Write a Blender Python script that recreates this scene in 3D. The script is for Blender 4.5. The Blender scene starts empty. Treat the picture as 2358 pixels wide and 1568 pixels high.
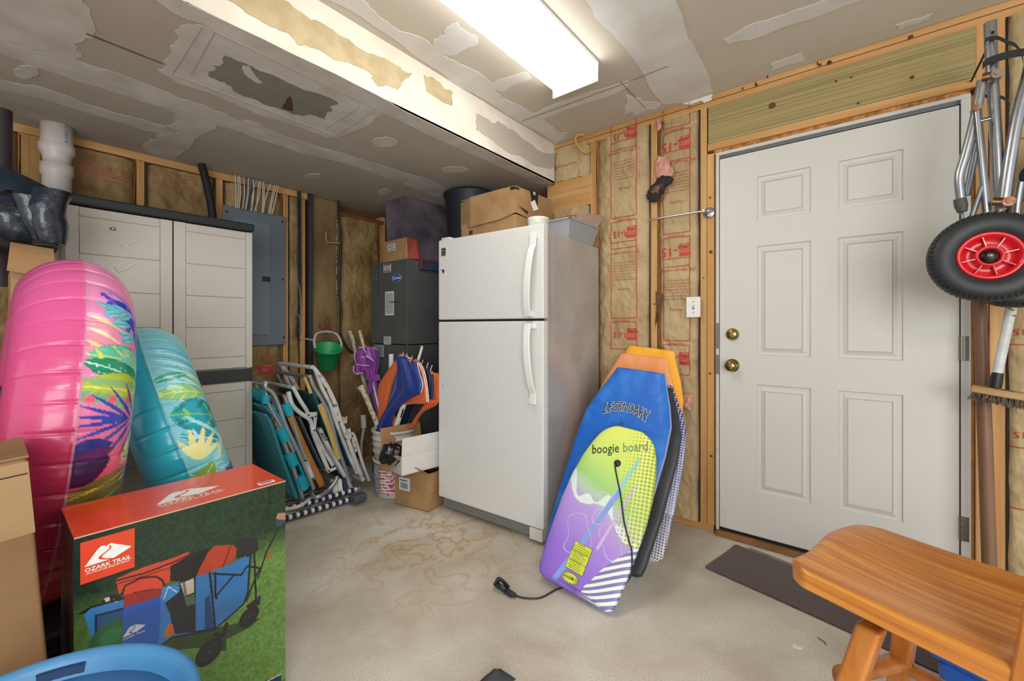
import bpy, math, random
import numpy as np
from mathutils import Matrix, Vector
from mathutils.geometry import tessellate_polygon
random.seed(7)
R = math.radians
COL = bpy.context.scene.collection
SC = bpy.context.scene
# ---------------- camera ----------------
CX, CY, F, H = 1179.0, 752.0, 975.0, 1.14          # image centre, horizon row, focal length (px), lens height (m)
YAW = R(38.7)
cam = bpy.data.cameras.new('camera'); co = bpy.data.objects.new('camera', cam); COL.objects.link(co)
co.location = (0, 0, H); co.rotation_euler = (R(90), 0, YAW)
cam.sensor_width = 36; cam.lens = F/2358*36; cam.shift_y = -(784-CY)/2358; cam.clip_start = .02
SC.camera = co
# ---------------- world, lights, exposure ----------------
SC.view_settings.view_transform = 'Standard'; SC.view_settings.look = 'None'
SC.view_settings.exposure = 0.0; SC.view_settings.gamma = 1; SC.view_settings.use_curve_mapping = False
w = bpy.data.worlds.new('world'); SC.world = w; w.use_nodes = True
w.node_tree.nodes['Background'].inputs[0].default_value = (.9, .95, 1, 1)
w.node_tree.nodes['Background'].inputs[1].default_value = 1.05
def area(name, loc, rot, sx, sy, power, col=(1, .97, .92)):
    l = bpy.data.lights.new(name, 'AREA'); l.shape = 'RECTANGLE'; l.size = sx; l.size_y = sy; l.energy = power; l.color = col
    o = bpy.data.objects.new(name, l); COL.objects.link(o); o.location = loc; o.rotation_euler = rot; return o
# unseen fill lamps added behind the lens, one overhead and one upright
area('overhead_fill', (1.0, -1.1, 2.3), (0, 0, 0), .5, 1.3, 42)
area('rear_fill', (1.9, -2.2, 1.25), (R(90), 0, R(41)), 2.6, 1.9, 98, (.97, .98, 1))
FIXTURE_GLOW = 10.5
# ---------------- helpers ----------------
def P(px, py, X=None, Y=None, Z=None, d=None):
    "point where the sight line of photo pixel (px,py) meets a plane of the room"
    u = (px-CX)/F; v = (CY-py)/F; s, c = math.sin(YAW), math.cos(YAW)
    D = (-s+u*c, c+u*s, v)
    if X is not None: t = X/D[0]
    elif Y is not None: t = Y/D[1]
    elif Z is not None: t = (Z-H)/D[2]
    else: t = d
    return Vector((D[0]*t, D[1]*t, H+D[2]*t))
def lin(h):
    if isinstance(h, str):
        h = h.lstrip('#'); h = [int(h[i:i+2], 16)/255 for i in (0, 2, 4)]
    return tuple(((x+.055)/1.055)**2.4 if x > .04045 else x/12.92 for x in h[:3])
def hsh(ix, iy, seed):
    n = (ix.astype(np.int64)*374761393 + iy.astype(np.int64)*668265263 + seed*144269504) & 0xffffffff
    n = ((n ^ (n >> 13))*1274126177) & 0xffffffff
    return ((n ^ (n >> 16)) & 0xffff)/65535.
def vnoise(x, y, seed=0):
    x = np.asarray(x, float); y = np.asarray(y, float)
    ix = np.floor(x); iy = np.floor(y); fx = x-ix; fy = y-iy; fx = fx*fx*(3-2*fx); fy = fy*fy*(3-2*fy)
    a = hsh(ix, iy, seed); b = hsh(ix+1, iy, seed); c = hsh(ix, iy+1, seed); d = hsh(ix+1, iy+1, seed)
    return (a*(1-fx)+b*fx)*(1-fy)+(c*(1-fx)+d*fx)*fy
def fbm(x, y, seed=0, o=4):
    s = 0; a = .5
    for i in range(o): s = s+a*vnoise(x*2**i, y*2**i, seed+i*17); a *= .5
    return s
def inside(poly, x, y):
    r = np.zeros(x.shape, bool); n = len(poly)
    for i in range(n):
        x0, y0 = poly[i]; x1, y1 = poly[(i+1) % n]
        if y0 == y1: continue
        r ^= ((y0 > y) != (y1 > y)) & (x < (x1-x0)*(y-y0)/(y1-y0)+x0)
    return r
def segd(x, y, a, b):
    ax, ay = a; bx, by = b; dx, dy = bx-ax, by-ay; L = dx*dx+dy*dy+1e-12
    t = np.clip(((x-ax)*dx+(y-ay)*dy)/L, 0, 1)
    return np.hypot(x-ax-t*dx, y-ay-t*dy)
# ---------------- materials ----------------
MATS = {}
def nt(name):
    m = bpy.data.materials.new(name); m.use_nodes = True; t = m.node_tree; return m, t, t.nodes['Principled BSDF']
def mat(name, col, rough=.5, metal=0, var=0, scale=20, bump=0, bscale=None, spec=.5, coat=0, trans=0, sheen=0, col2=None, stretch=(1, 1, 1), lo=.35, hi=.65, detail=4):
    if name in MATS: return MATS[name]
    m, t, b = nt(name); c = lin(col)
    b.inputs['Base Color'].default_value = (*c, 1); b.inputs['Roughness'].default_value = rough; b.inputs['Metallic'].default_value = metal
    b.inputs['Specular IOR Level'].default_value = spec; b.inputs['Coat Weight'].default_value = coat; b.inputs['Transmission Weight'].default_value = trans
    b.inputs['Sheen Weight'].default_value = sheen
    L = t.links; N = t.nodes
    tc = N.new('ShaderNodeTexCoord'); mp = N.new('ShaderNodeMapping'); mp.inputs['Scale'].default_value = stretch
    L.new(tc.outputs['Object'], mp.inputs['Vector'])
    c2 = lin(col2) if col2 else tuple(max(0, x*(1-var)) for x in c)
    if col2 or var:
        n = N.new('ShaderNodeTexNoise'); n.inputs['Scale'].default_value = scale; n.inputs['Detail'].default_value = detail
        L.new(mp.outputs[0], n.inputs['Vector'])
        r = N.new('ShaderNodeValToRGB'); r.color_ramp.elements[0].position = lo; r.color_ramp.elements[1].position = hi
        r.color_ramp.elements[0].color = (*c2, 1); r.color_ramp.elements[1].color = (*c, 1)
        L.new(n.outputs['Fac'], r.inputs[0]); L.new(r.outputs[0], b.inputs['Base Color'])
    if bump:
        n = N.new('ShaderNodeTexNoise'); n.inputs['Scale'].default_value = bscale or scale*3; n.inputs['Detail'].default_value = 5
        L.new(mp.outputs[0], n.inputs['Vector'])
        bp = N.new('ShaderNodeBump'); bp.inputs['Strength'].default_value = bump; bp.inputs['Distance'].default_value = .01
        L.new(n.outputs['Fac'], bp.inputs['Height']); L.new(bp.outputs[0], b.inputs['Normal'])
    MATS[name] = m; return m
def wood(name, c1, c2, ax='z', scale=9, rough=.6, coat=0, bump=.15, k=.06):
    st = {'x': (k, 1, 1), 'y': (1, k, 1), 'z': (1, 1, k)}[ax]
    st = tuple(s*scale for s in st)
    return mat(name, c1, rough=rough, col2=c2, stretch=st, scale=2.2, bump=bump, bscale=5, coat=coat, lo=.3, hi=.7, detail=6, spec=.35)
def vcmat(name, rough=.5, bump=0, bscale=60, coat=0, spec=.5, sheen=0, stretch=(1, 1, 1)):
    if name in MATS: return MATS[name]
    m, t, b = nt(name); a = t.nodes.new('ShaderNodeAttribute'); a.attribute_name = 'Col'
    t.links.new(a.outputs['Color'], b.inputs['Base Color']); b.inputs['Roughness'].default_value = rough; b.inputs['Coat Weight'].default_value = coat
    b.inputs['Specular IOR Level'].default_value = spec
    if bump:
        tc = t.nodes.new('ShaderNodeTexCoord'); mp = t.nodes.new('ShaderNodeMapping'); mp.inputs['Scale'].default_value = stretch
        n = t.nodes.new('ShaderNodeTexNoise'); n.inputs['Scale'].default_value = bscale; n.inputs['Detail'].default_value = 5
        t.links.new(tc.outputs['Object'], mp.inputs[0]); t.links.new(mp.outputs[0], n.inputs['Vector'])
        bp = t.nodes.new('ShaderNodeBump'); bp.inputs['Strength'].default_value = bump; bp.inputs['Distance'].default_value = .01
        t.links.new(n.outputs['Fac'], bp.inputs['Height']); t.links.new(bp.outputs[0], b.inputs['Normal'])
    MATS[name] = m; return m
# ---------------- objects ----------------
def origin(o):
    v = Vector((0, 0, 0))
    while o is not None: v += o.location; o = o.parent
    return v
def tag(o, label=None, cat=None, group=None, kind=None):
    for k, v in (('label', label), ('category', cat), ('group', group), ('kind', kind)):
        if v: o[k] = v
    return o
def thing(name, label, cat, loc=(0, 0, 0), group=None, kind=None):
    o = bpy.data.objects.new(name, None); COL.objects.link(o); o.location = loc; o.empty_display_size = .05
    return tag(o, label, cat, group, kind)
def fr(o, x, y):
    x = Vector(x).normalized(); y = Vector(y); z = x.cross(y).normalized(); y = z.cross(x)
    m = Matrix((x, y, z)).transposed().to_4x4(); m.translation = Vector(o); return m
_tc = {}
def glyphs(s, bold=0):
    k = (s, bold)
    if k not in _tc:
        c = bpy.data.curves.new('t', 'FONT'); c.body = s; c.size = 1; c.align_x = 'CENTER'; c.align_y = 'CENTER'; c.resolution_u = 2; c.offset = bold
        o = bpy.data.objects.new('t', c); me = o.to_mesh()
        _tc[k] = ([tuple(v.co[:2]) for v in me.vertices], [tuple(p.vertices) for p in me.polygons])
        o.to_mesh_clear(); bpy.data.objects.remove(o); bpy.data.curves.remove(c)
    return _tc[k]
class MB:
    def __init__(s): s.v = []; s.f = []; s.m = []; s.s = []; s.c = None
    def add(s, v, f, mat=0, smooth=False, M=None):
        b = len(s.v)
        s.v += [tuple(M @ Vector(p)) for p in v] if M is not None else [tuple(p) for p in v]
        s.f += [tuple(b+i for i in q) for q in f]; s.m += [mat]*len(f); s.s += [smooth]*len(f); return s
    def box(s, x0, x1, y0, y1, z0, z1, mat=0, M=None):
        v = [(x0, y0, z0), (x1, y0, z0), (x1, y1, z0), (x0, y1, z0), (x0, y0, z1), (x1, y0, z1), (x1, y1, z1), (x0, y1, z1)]
        return s.add(v, [(3, 2, 1, 0), (4, 5, 6, 7), (0, 1, 5, 4), (1, 2, 6, 5), (2, 3, 7, 6), (3, 0, 4, 7)], mat, False, M)
    def hexa(s, v8, mat=0, M=None):
        return s.add(v8, [(3, 2, 1, 0), (4, 5, 6, 7), (0, 1, 5, 4), (1, 2, 6, 5), (2, 3, 7, 6), (3, 0, 4, 7)], mat, False, M)
    def tube(s, path, r, n=10, mat=0, closed=False, M=None, flat=1.0, cap=True):
        p = [Vector(a) for a in path]; k = len(p); rs = r if isinstance(r, (list, tuple)) else [r]*k
        t = [((p[(i+1) % k] if closed or i < k-1 else p[i])-(p[i-1] if closed or i else p[i])).normalized() for i in range(k)]
        up = Vector((0, 0, 1)) if abs(t[0].z) < .9 else Vector((1, 0, 0))
        nn = (up-t[0]*up.dot(t[0])).normalized(); V = []
        for i in range(k):
            nn = (nn-t[i]*nn.dot(t[i])).normalized(); b = t[i].cross(nn)
            for j in range(n):
                a = 2*math.pi*j/n; V.append(p[i]+nn*math.cos(a)*rs[i]+b*math.sin(a)*rs[i]*flat)
        Fc = []
        for i in range(k if closed else k-1):
            i2 = (i+1) % k
            Fc += [(i*n+j, i*n+(j+1) % n, i2*n+(j+1) % n, i2*n+j) for j in range(n)]
        s.add(V, Fc, mat, True, M)
        if not closed and cap:
            s.add(V[:n], [tuple(range(n))[::-1]], mat, False, M); s.add(V[-n:], [tuple(range(n))], mat, False, M)
        return s
    def lathe(s, prof, M=None, n=32, mat=0, smooth=True, a0=0, a1=2*math.pi):
        V = []; Fc = []; full = abs(a1-a0-2*math.pi) < 1e-6; k = n if full else n+1
        for r, z in prof:
            for j in range(k):
                a = a0+(a1-a0)*j/n; V.append((max(r, 1e-5)*math.cos(a), max(r, 1e-5)*math.sin(a), z))
        for i in range(len(prof)-1):
            for j in range(n):
                j2 = (j+1) % k; Fc.append((i*k+j, i*k+j2, (i+1)*k+j2, (i+1)*k+j))
        return s.add(V, Fc, mat, smooth, M)
    def prism(s, poly, z0, z1, M=None, mat=0):
        n = len(poly); V = [(x, y, z0) for x, y in poly]+[(x, y, z1) for x, y in poly]
        tr = tessellate_polygon([[Vector((x, y, 0)) for x, y in poly]])
        A = sum(poly[i][0]*poly[(i+1) % n][1]-poly[(i+1) % n][0]*poly[i][1] for i in range(n))
        Fc = []
        for a, b, c in tr:
            cr = (poly[b][0]-poly[a][0])*(poly[c][1]-poly[a][1])-(poly[b][1]-poly[a][1])*(poly[c][0]-poly[a][0])
            if abs(cr) < 1e-14: continue
            if cr < 0: b, c = c, b
            Fc += [(a+n, b+n, c+n), (c, b, a)]
        for i in range(n):
            j = (i+1) % n; Fc.append((i, j, j+n, i+n) if A > 0 else (j, i, i+n, j+n))
        return s.add(V, Fc, mat, False, M)
    def flat(s, poly3, mat=0):
        tr = tessellate_polygon([[Vector(p) for p in poly3]]); return s.add(poly3, [tuple(t) for t in tr], mat)
    def text(s, t, M, size, mat=0, bold=0, sx=1, fn=None, th=0):
        V, Fc = glyphs(t, bold)
        if fn: return s.add([fn(x*size*sx, y*size) for x, y in V], Fc, mat)
        s.add([(x*size*sx, y*size, th) for x, y in V], Fc, mat, False, M); return s
    def grid(s, G, mat=0, smooth=True, cu=False, cv=False):
        nu, nv = G.shape[:2]; b = len(s.v); s.v += [tuple(p) for p in G.reshape(-1, 3)]
        I = np.arange(nu if cu else nu-1); J = np.arange(nv if cv else nv-1); A, B = np.meshgrid(I, J, indexing='ij'); A2 = (A+1) % nu; B2 = (B+1) % nv
        q = np.stack([A*nv+B, A2*nv+B, A2*nv+B2, A*nv+B2], -1).reshape(-1, 4)+b
        s.f += [tuple(x) for x in q.tolist()]; s.m += [mat]*len(q); s.s += [smooth]*len(q); return s
    def build(s, name, mats, parent=None, bevel=0, solid=0, seg=2, tagd=None, flip=False, subd=0, weld=False):
        if not isinstance(mats, (list, tuple)): mats = [mats]
        V = np.array(s.v, float)
        if parent is not None: o0 = origin(parent)
        else:
            mn, mx = V.min(0), V.max(0); o0 = Vector(((mn[0]+mx[0])/2, (mn[1]+mx[1])/2, mn[2]))
        V = V-np.array(o0)
        me = bpy.data.meshes.new(name); me.from_pydata(V.tolist(), [], [f[::-1] for f in s.f] if flip else s.f)
        me.polygons.foreach_set('material_index', s.m); me.polygons.foreach_set('use_smooth', s.s)
        for m in mats: me.materials.append(m)
        if s.c is not None:
            at = me.color_attributes.new('Col', 'FLOAT_COLOR', 'POINT'); c = np.ones((len(V), 4), np.float32); c[:, :3] = s.c; at.data.foreach_set('color', c.ravel())
        me.update(); o = bpy.data.objects.new(name, me); COL.objects.link(o)
        if parent is not None: o.parent = parent
        else: o.location = o0
        if solid: md = o.modifiers.new('s', 'SOLIDIFY'); md.thickness = solid; md.offset = 0
        if bevel: md = o.modifiers.new('b', 'BEVEL'); md.width = bevel; md.segments = seg; md.limit_method = 'ANGLE'; md.angle_limit = R(40)
        if subd: md = o.modifiers.new('u', 'SUBSURF'); md.levels = subd; md.render_levels = subd
        if tagd: tag(o, *tagd)
        return o
def one(mb, name, m, label, cat, group=None, **k): return mb.build(name, m, None, tagd=(label, cat, group), **k)
def smooth_path(pts, n=6):
    p = [Vector(a) for a in pts]; out = []
    for i in range(len(p)-1):
        a = p[max(i-1, 0)]; b = p[i]; c = p[i+1]; d = p[min(i+2, len(p)-1)]
        for k in range(n):
            t = k/n; out.append(.5*((2*b)+(c-a)*t+(2*a-5*b+4*c-d)*t*t+(3*b-a-3*c+d)*t**3))
    return out+[p[-1]]
def rag(poly, amp, it=3, seed=0):
    rd = random.Random(seed); p = [tuple(a) for a in poly]
    for k in range(it):
        q = []
        for i in range(len(p)):
            a, b = p[i], p[(i+1) % len(p)]; dx, dy = b[0]-a[0], b[1]-a[1]; L = math.hypot(dx, dy)
            q.append(a)
            if L > .012:
                t = rd.uniform(-1, 1)*min(amp, L*.22); q.append(((a[0]+b[0])/2-dy/L*t, (a[1]+b[1])/2+dx/L*t))
        p = q; amp *= .6
    return p
def rrect(x0, x1, y0, y1, r, n=5):
    o = []
    for cx, cy, a in ((x1-r, y0+r, -90), (x1-r, y1-r, 0), (x0+r, y1-r, 90), (x0+r, y0+r, 180)):
        for i in range(n+1): t = R(a+90*i/n); o.append((cx+r*math.cos(t), cy+r*math.sin(t)))
    return o
# ================= ROOM =================
WL, WD, ZC, ZS, XB = -3.21, 2.526, 2.425, 2.145, -1.638   # left wall, door wall, ceiling, soffit, beam face
M_board = mat('drywall_board', '#b5ab9c', .9, var=.08, scale=3, bump=.03, bscale=40)
M_mud = mat('joint_compound', '#cfcac2', .85, col2='#bdb6ab', scale=7, bump=.08, bscale=30)
M_mud2 = mat('joint_compound_white', '#dfd8ca', .8, col2='#d3c9b6', scale=6, bump=.05, bscale=25)
M_tan = mat('drywall_paper_tan', '#bba985', .9, col2='#ae9b76', scale=14)
M_grey = mat('drywall_grey', '#827f76', .9, var=.1, scale=12)
M_brown = mat('torn_paper', '#7a6a50', .9, var=.3, scale=30)
stx, sty, stz = [wood('framing_pine_'+a, '#d2a46b', '#b08048', a, 9) for a in 'xyz']
M_kraft = None
def concrete():
    m, t, b = nt('concrete'); N = t.nodes; L = t.links
    tc = N.new('ShaderNodeTexCoord')
    def noise(s, d=5, dist=0):
        n = N.new('ShaderNodeTexNoise'); n.inputs['Scale'].default_value = s; n.inputs['Detail'].default_value = d; n.inputs['Distortion'].default_value = dist
        L.new(tc.outputs['Object'], n.inputs['Vector']); return n.outputs['Fac']
    def ramp(f, st):
        r = N.new('ShaderNodeValToRGB'); e = r.color_ramp.elements
        while len(e) < len(st): e.new(.5)
        for i, (p, c) in enumerate(st): e[i].position = p; e[i].color = (*lin(c), 1)
        L.new(f, r.inputs[0]); return r.outputs[0]
    def mix(f, a, c, mode='MIX'):
        x = N.new('ShaderNodeMix'); x.data_type = 'RGBA'; x.blend_type = mode
        if isinstance(f, float): x.inputs[0].default_value = f
        else: L.new(f, x.inputs[0])
        L.new(a, x.inputs[6]); L.new(c, x.inputs[7]); return x.outputs[2]
    base = ramp(noise(2.2, 8, .4), [(.3, '#b3a896'), (.5, '#cdc5b6'), (.7, '#e0dbd0')])
    fine = ramp(noise(160, 3), [(.3, '#8f8678'), (.55, '#ffffff')])
    c = mix(.28, base, fine, 'MULTIPLY')
    # rusty brown water stains in front of the refrigerator, drawn towards it
    sep = N.new('ShaderNodeVectorMath'); sep.operation = 'DISTANCE'; L.new(tc.outputs['Object'], sep.inputs[0]); sep.inputs[1].default_value = (-1.72, 1.50, 0)
    mr = N.new('ShaderNodeMapRange'); mr.inputs[1].default_value = .75; mr.inputs[2].default_value = .15; L.new(sep.outputs['Value'], mr.inputs[0])
    st = ramp(noise(5.5, 9, .35), [(.40, '#000000'), (.47, '#9a9a9a'), (.50, '#ffffff'), (.53, '#707070'), (.68, '#8a8a8a')])
    mm = N.new('ShaderNodeMath'); mm.operation = 'MULTIPLY'; L.new(st, mm.inputs[0]); L.new(mr.outputs[0], mm.inputs[1])
    m2 = N.new('ShaderNodeMath'); m2.operation = 'MULTIPLY'; L.new(mm.outputs[0], m2.inputs[0]); m2.inputs[1].default_value = .8
    rust = N.new('ShaderNodeRGB'); rust.outputs[0].default_value = (*lin('#b98a50'), 1)
    c = mix(m2.outputs[0], c, rust.outputs[0])
    wh = ramp(noise(3.6, 9, .9), [(.60, '#000000'), (.72, '#8a8a8a')]); white = N.new('ShaderNodeRGB'); white.outputs[0].default_value = (*lin('#e6e1d6'), 1)
    c = mix(wh, c, white.outputs[0])
    L.new(c, b.inputs['Base Color']); b.inputs['Roughness'].default_value = .75
    bp = N.new('ShaderNodeBump'); bp.inputs['Strength'].default_value = .25; bp.inputs['Distance'].default_value = .004
    L.new(noise(90, 6), bp.inputs['Height']); L.new(bp.outputs[0], b.inputs['Normal']); return m
fl = MB().box(WL-.2, 2.6, -3.2, WD+.2, -.1, 0).build('floor', concrete(), tagd=(None, None, None, 'structure'))
fl.location.z = -.1
# shift so that object coordinates equal world coordinates
def recentre(o):
    for v in o.data.vertices: v.co += o.location
    o.location = (0, 0, 0)
recentre(fl)
ceil = thing('ceiling', None, None, (0, 0, 0), kind='structure')
MB().box(XB, 2.6, -3.2, WD+.1, ZC, ZC+.03).build('drywall_panel', mat('drywall_board_upper', '#c9c0b0', .9, var=.06, scale=3, bump=.03, bscale=40), ceil)
MB().box(WL-.1, XB, -3.2, WD+.1, ZS, ZS+.02).build('soffit_panel', M_board, ceil)
MB().box(XB-.012, XB, -3.2, WD+.0, ZS, ZC).build('beam_face', M_mud2, ceil)
def c1(*p): return [(x/2.613, y/2.613) for x, y in p]
def c2(*p): return [(700+x/2.613, y/2.613) for x, y in p]
def c3(*p): return [(1458+x/2.613, y/2.613) for x, y in p]
cnt = [0]
def patch(poly, mt, Z=None, X=None, th=.0012, amp=.02, name='plaster_patch', it=3):
    cnt[0] += 1; q = [P(x, y, X=X, Z=Z) for x, y in poly]; th = th+cnt[0]*2.5e-5
    if Z is not None:
        b = MB(); b.prism(rag([(p.x, p.y) for p in q], amp, it, cnt[0]), Z-th, Z-.0001)
    else:
        b = MB(); b.prism(rag([(p.y, p.z) for p in q], amp, it, cnt[0]), 0.0001, th, M=fr((X, 0, 0), (0, 1, 0), (0, 0, 1)))
    return b.build(name, mt, ceil)
S = dict(Z=ZS)
patch(c1((-400, 60), (0, 220), (200, 300), (470, 365), (920, 520), (1060, 580), (1200, 625), (1370, 690), (1440, 730), (1500, 725), (1600, 770), (1750, 830), (2352, 1010), (2480, 1050), (2700, 1140), (2730, 1195), (2640, 1190), (2440, 1110), (2352, 1080), (1950, 950), (1700, 880), (1450, 790), (1330, 760), (1180, 720), (1000, 650), (700, 560), (300, 430), (120, 360), (0, 320), (-400, 190)), M_mud, **S)
patch(c1((-300, 400), (0, 470), (170, 510), (230, 520), (500, 620), (860, 720), (1000, 760), (1080, 820), (900, 790), (600, 700), (300, 610), (0, 540), (-300, 460)), M_mud, **S, amp=.015)
patch(c1((1050, 670), (1190, 630), (1310, 750), (1200, 820), (1140, 900), (1050, 965), (870, 910), (900, 850), (940, 815), (1080, 800), (1000, 755)), M_mud, **S, th=.0015)
patch(c1((1215, 150), (1800, 400), (2320, 650), (2300, 690), (2020, 830), (1900, 800), (1500, 660), (1060, 500), (950, 420), (1000, 400), (1000, 350), (1050, 250), (1100, 150), (1170, 150)), M_mud, **S, amp=.025)
patch(c1((1350, 330), (1480, 380), (1620, 440), (2035, 615), (1990, 670), (1960, 715), (1840, 690), (1700, 660), (1400, 540), (1250, 450), (1280, 390)), M_grey, **S, th=.002, amp=.025)
patch(c1((1460, 390), (1500, 395), (1580, 500), (1540, 495), (1470, 440)), M_mud, **S, th=.0026, amp=.006)
patch(c1((1745, 572), (1765, 665), (1690, 645)), mat('rust_tear', '#5a3a33', .9, var=.4, scale=60), **S, th=.0026, amp=.006)
patch(c1((-300, -100), (520, -30), (545, 60), (500, 250), (465, 365), (300, 320), (-300, 120)), M_mud, **S, amp=.03)
patch(c1((520, 195), (975, 376), (975, 384), (520, 206)), M_brown, **S, amp=.001, it=1)
patch(c1((800, -100), (1000, -60), (1090, -6), (1240, 70), (2352, 615), (2480, 690), (2352, 675), (2200, 620), (1240, 150), (1100, 100)), M_mud, **S, th=.0016, amp=.012)
patch(c2((0, 372), (1507, 1105), (1400, 1105), (1150, 990), (900, 880), (450, 670), (0, 470)), M_mud, **S, th=.0014, amp=.012)
for (x, y, a, b_) in ((61, 165, 28, 16), (885, 327, 29, 12), (1047, 390, 31, 7), (722, 405, 19, 6), (885, 442, 15, 7)):
    patch([(x+a*math.cos(t*.5236), y+b_*math.sin(t*.5236)) for t in range(12)], M_mud, **S, th=.002, amp=.012, it=2)
# tape ridges of the framed repair
for a, b_ in (((1215, 155), (1035, 440)), ((1290, 185), (1150, 440)), ((1035, 440), (2010, 815)), ((1290, 185), (2260, 650)), ((2160, 640), (1960, 770)), ((2250, 660), (2020, 815))):
    n = (b_[0]-a[0], b_[1]-a[1]); L = math.hypot(*n); n = (-n[1]/L*2.2, n[0]/L*2.2)
    patch(c1((a[0]+n[0], a[1]+n[1]), (b_[0]+n[0], b_[1]+n[1]), (b_[0]-n[0], b_[1]-n[1]), (a[0]-n[0], a[1]-n[1])), mat('tape_edge', '#b5aea4', .9), **S, th=.0032, amp=.0, it=0, name='tape_ridge')
B_ = dict(X=XB)
patch(c1((1200, -90), (1500, -130), (1700, 0), (1760, 40), (1975, 165), (2160, 290), (2300, 350), (2400, 400), (2480, 445), (2395, 540), (2300, 500), (2150, 400), (1990, 345), (1790, 270), (1700, 190), (1540, 110), (1370, 0)), M_tan, **B_, amp=.012)
patch(c2((480, 352), (555, 400), (567, 540), (500, 508), (440, 515), (400, 470)), M_tan, **B_, amp=.006, th=.0014)
patch(c2((720, 450), (780, 470), (850, 540), (895, 552), (892, 638), (740, 552)), M_tan, **B_, amp=.008)
patch(c2((1032, 685), (1130, 740), (1170, 730), (1280, 800), (1400, 900), (1500, 920), (1505, 1010), (1400, 1000), (1250, 930), (1100, 820), (1035, 780)), M_board, **B_, amp=.012)
U = dict(Z=ZC)
M_mud3 = mat('joint_compound_upper', '#dcdad5', .85, col2='#d0ccc4', scale=6, bump=.06, bscale=25)
patch(c2((155, -60), (330, -60), (440, 80), (640, 200), (870, 350), (1130, 500), (1200, 590), (1400, 690), (1520, 790), (1590, 800), (1512, 868), (1300, 730), (1000, 550), (770, 400), (155, 0)), M_mud3, **U)
patch(c2((770, 280), (840, 210), (920, 130), (1050, 240), (850, 330)), M_mud3, **U, amp=.03)
patch(c2((1110, 500), (1330, 430), (1370, 470), (1190, 550)), M_mud3, **U, amp=.02)
patch([(1335, -30), (1381, 50), (1450, 126), (1504, 214), (1530, 240), (1575, 236), (1642, 210), (1630, 172), (1584, 88), (1540, -30)], M_mud3, **U, amp=.01)
patch(c2((1340, 700), (1900, 500), (1980, 490), (1900, 550), (1420, 720)), M_mud3, **U, amp=.02)
patch(c2((1960, 660), (2060, 610), (2150, 625), (2120, 655), (2000, 690)), M_mud3, **U, amp=.03)
patch(c3((545, 235), (700, 150), (1000, 50), (1200, -20), (1420, -20), (1100, 100), (700, 240), (580, 260)), M_mud3, **U, amp=.01)
patch(c3((830, 380), (1010, 320), (1035, 365), (830, 420)), M_mud3, **U, amp=.01)
patch(c3((1580, 150), (1800, 80), (1780, 120), (1600, 175)), M_mud3, **U, amp=.01)
patch(c3((-50, 560), (60, 610), (170, 620), (100, 660), (-60, 690)), M_mud3, **U, amp=.02)
M_crack = mat('crack', '#8d8474', .9)
for a, b_ in ((c2((1310, 726))[0], c2((1890, 513))[0]), (c2((1890, 513))[0], c2((2190, 395))[0]), (c2((1900, 485))[0], c2((2060, 655))[0])):
    patch([(a[0], a[1]-.8), (b_[0], b_[1]-.8), (b_[0], b_[1]+.8), (a[0], a[1]+.8)], M_crack, **U, th=.002, amp=.0015, it=4, name='ceiling_crack')
# ---------------- walls ----------------
def WX(px): return P(px, 700, Y=WD).x
def LY(px): return P(px, 700, X=WL).y
wr = thing('wall_right', None, None, (0, 0, 0), kind='structure')
wl = thing('wall_left', None, None, (0, 0, 0), kind='structure')
M_sheath = mat('sheathing', '#6b4a2c', .9, var=.3, scale=20)
xr0, xr1 = P(1657, 700, Y=WD).x, P(2210, 700, Y=WD).x     # door slab edges
MB().box(WL-.12, xr0-.06, WD+.095, WD+.11, 0, ZC+.03).box(xr1+.06, 2.6, WD+.095, WD+.11, 0, ZC+.03).box(xr0-.06, xr1+.06, WD+.095, WD+.11, 2.1, ZC+.03).build('sheathing', M_sheath, wr)
MB().box(WL-.11, WL-.095, -3.2, WD+.1, 0, ZC+.03).build('sheathing', M_sheath, wl)
def studR(x0, x1, z0=.04, z1=2.365): return MB().box(x0, x1, WD, WD+.09, z0, z1).build('stud', stz, wr, bevel=.002)
sR = [(-3.2, -3.16), (-2.75, -2.71), (-2.2, -2.16), (-1.70, -1.662), (WX(1360), WX(1373)), (WX(1499), WX(1514)), (WX(1613), WX(1627.5)), (WX(1628.5), WX(1644)), (xr1+.045, xr1+.08), (xr1+.083, xr1+.125), (xr1+.27, xr1+.31), (xr1+.70, xr1+.74), (xr1+1.1, xr1+1.14)]
for i, (a, b_) in enumerate(sR): studR(a, b_, z1=2.10 if i in (7,) else 2.365)
MB().box(WL, 2.6, WD-.002, WD+.09, 2.396, ZC-.001).build('top_plate', stx, wr, bevel=.002)
MB().box(XB, 2.6, WD, WD+.09, 2.362, 2.393).build('top_plate', stx, wr, bevel=.002)
MB().box(WL, xr0-.03, WD, WD+.09, .001, .04).build('bottom_plate', stx, wr, bevel=.002)
MB().box(xr1+.04, 2.6, WD, WD+.09, .001, .04).build('bottom_plate', stx, wr, bevel=.002)
M_treat = mat('treated_board', '#b09a6a', .75, col2='#877a4c', stretch=(.45, 9, 45), scale=2.0, bump=.1, bscale=4, lo=.3, hi=.7, detail=6)
xh0, xh1 = WX(1631), xr1+.045
hb = MB().box(xh0, xh1, WD-.004, WD+.05, 2.157, 2.36).build('header_board', M_treat, wr, bevel=.002)
for (px, py, r) in ((1778, 243, 8), (1655, 330, 3), (1976, 238, 3), (1925, 187, 3), (2100, 178, 4), (1960, 178, 2.5)):
    p = P(px, py, Y=WD-.004); MB().lathe([(0, .0006), (r*.0021, .0004)], M=fr((p.x, p.y, p.z), (1, 0, 0), (0, 0, 1)), n=10).build('knot', mat('knot', '#5b3f20', .8), hb)
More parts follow.
